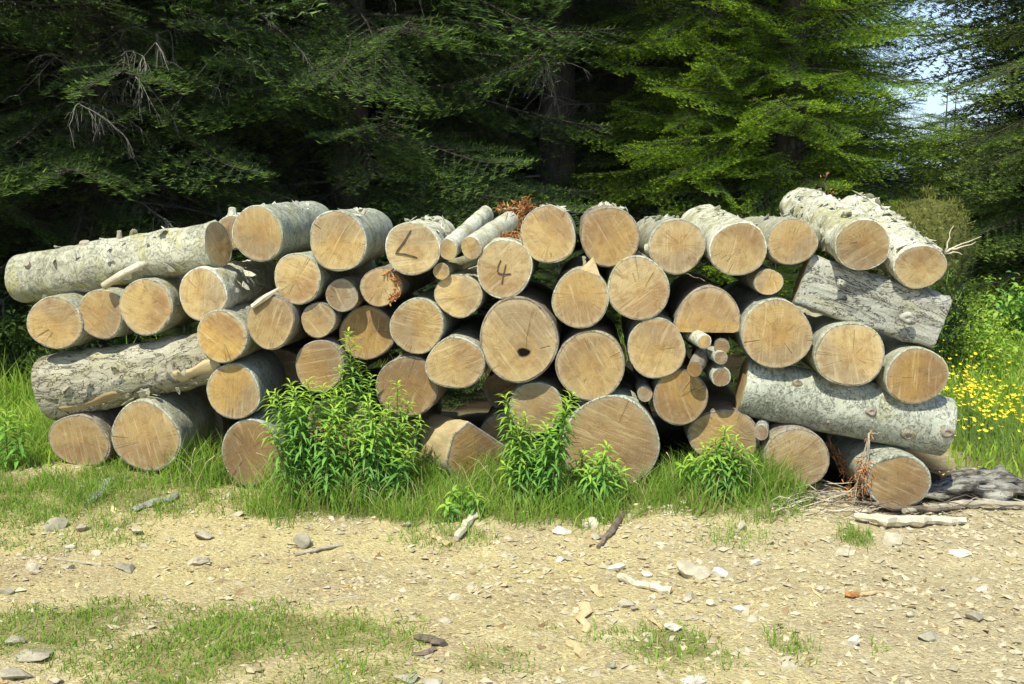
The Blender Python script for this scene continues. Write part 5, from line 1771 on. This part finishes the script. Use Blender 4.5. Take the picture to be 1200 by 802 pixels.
twig_cluster("dead_twig", "brown dead brush in the dark gap between the two bottom logs at the right",
             p, [((1, 0, .2), .16), ((.8, 0, .7), .15), ((.9, 0, -.4), .16), ((-.3, 0, .6), .1), ((.5, .1, -.9), .12)], 'redtwig', 'darkbranch', 0.03, nn=260)

m = NT("root_wood", 0.9, 0.15)
v1 = m.noise(m.coord((0.25, 1, 1)), 34, 5, 0.7, 0.5); v2 = m.noise(m.coord(), 9, 4, 0.7)
m.color(m.mix(m.ramp(v2, 0.45, 0.6), m.mix(m.ramp(v1, 0.4, 0.6), (0.05, 0.045, 0.04), (0.27, 0.26, 0.23)), m.mix(m.ramp(v1, 0.4, 0.6), (0.12, 0.10, 0.08), (0.36, 0.34, 0.29))))
m.bump(m.math('ADD', v1, v2), 0.02, 1.0)
M['root'] = m.mat
# ---- grey root at the right edge
c = onground(1150, 588)
v = []; f = []; n = 28; k_ = 44
for i in range(k_ + 1):
    t = i / k_
    x = (t - 0.5) * 0.52
    rz_ = 0.06 * (math.sin(math.pi * min(1, max(0.03, t))) ** 0.55) * (0.75 + 0.5 * t)
    ry_ = rz_ * 1.6
    for k in range(n):
        a = 6.2832 * k / n
        q = 1 + 0.6 * mnoise.noise(Vector((x * 9, math.cos(a) * 1.3, math.sin(a) * 1.3))) + 0.4 * mnoise.noise(Vector((x * 16, math.cos(a) * 4, math.sin(a) * 4))) - 0.25 * abs(mnoise.noise(Vector((x * 5, math.cos(a) * 5, math.sin(a) * 5))))
        v.append((x, math.cos(a) * ry_ * q + 0.08 * t, math.sin(a) * rz_ * q + 0.03 + 0.03 * math.sin(t * 3)))
for i in range(k_):
    for k in range(n):
        k2 = (k + 1) % n
        f.append((i * n + k, i * n + k2, (i + 1) * n + k2, (i + 1) * n + k))
f.append(tuple(range(n - 1, -1, -1))); f.append(tuple(range(k_ * n, k_ * n + n)))
o = obj("root_wood", mesh("root_wood", v, f, [M['root']], True), None, label="weathered grey root lying at the right edge beyond the dry twigs", category="driftwood")
o.location = c

# ================================================================== HAZE (far hills pale to blue)
hm = bpy.data.materials.new("air"); hm.use_nodes = True
hn = hm.node_tree
for q in list(hn.nodes):
    if q.type == 'BSDF_PRINCIPLED':
        hn.nodes.remove(q)
pv = hn.nodes.new("ShaderNodeVolumePrincipled")
pv.inputs["Color"].default_value = (0.80, 0.92, 1.0, 1)
pv.inputs["Density"].default_value = 0.0003
hn.links.new(pv.outputs[0], hn.nodes["Material Output"].inputs["Volume"])
x0, x1, y0, y1, z0, z1 = -4600, 4600, -1200, 6800, -80, 330
vv = [(x, y, z) for x in (x0, x1) for y in (y0, y1) for z in (z0, z1)]
obj("haze", mesh("haze", vv, [(0, 1, 3, 2), (4, 6, 7, 5), (0, 4, 5, 1), (2, 3, 7, 6), (0, 2, 6, 4), (1, 5, 7, 3)], [hm]), kind="stuff")
#NEXT
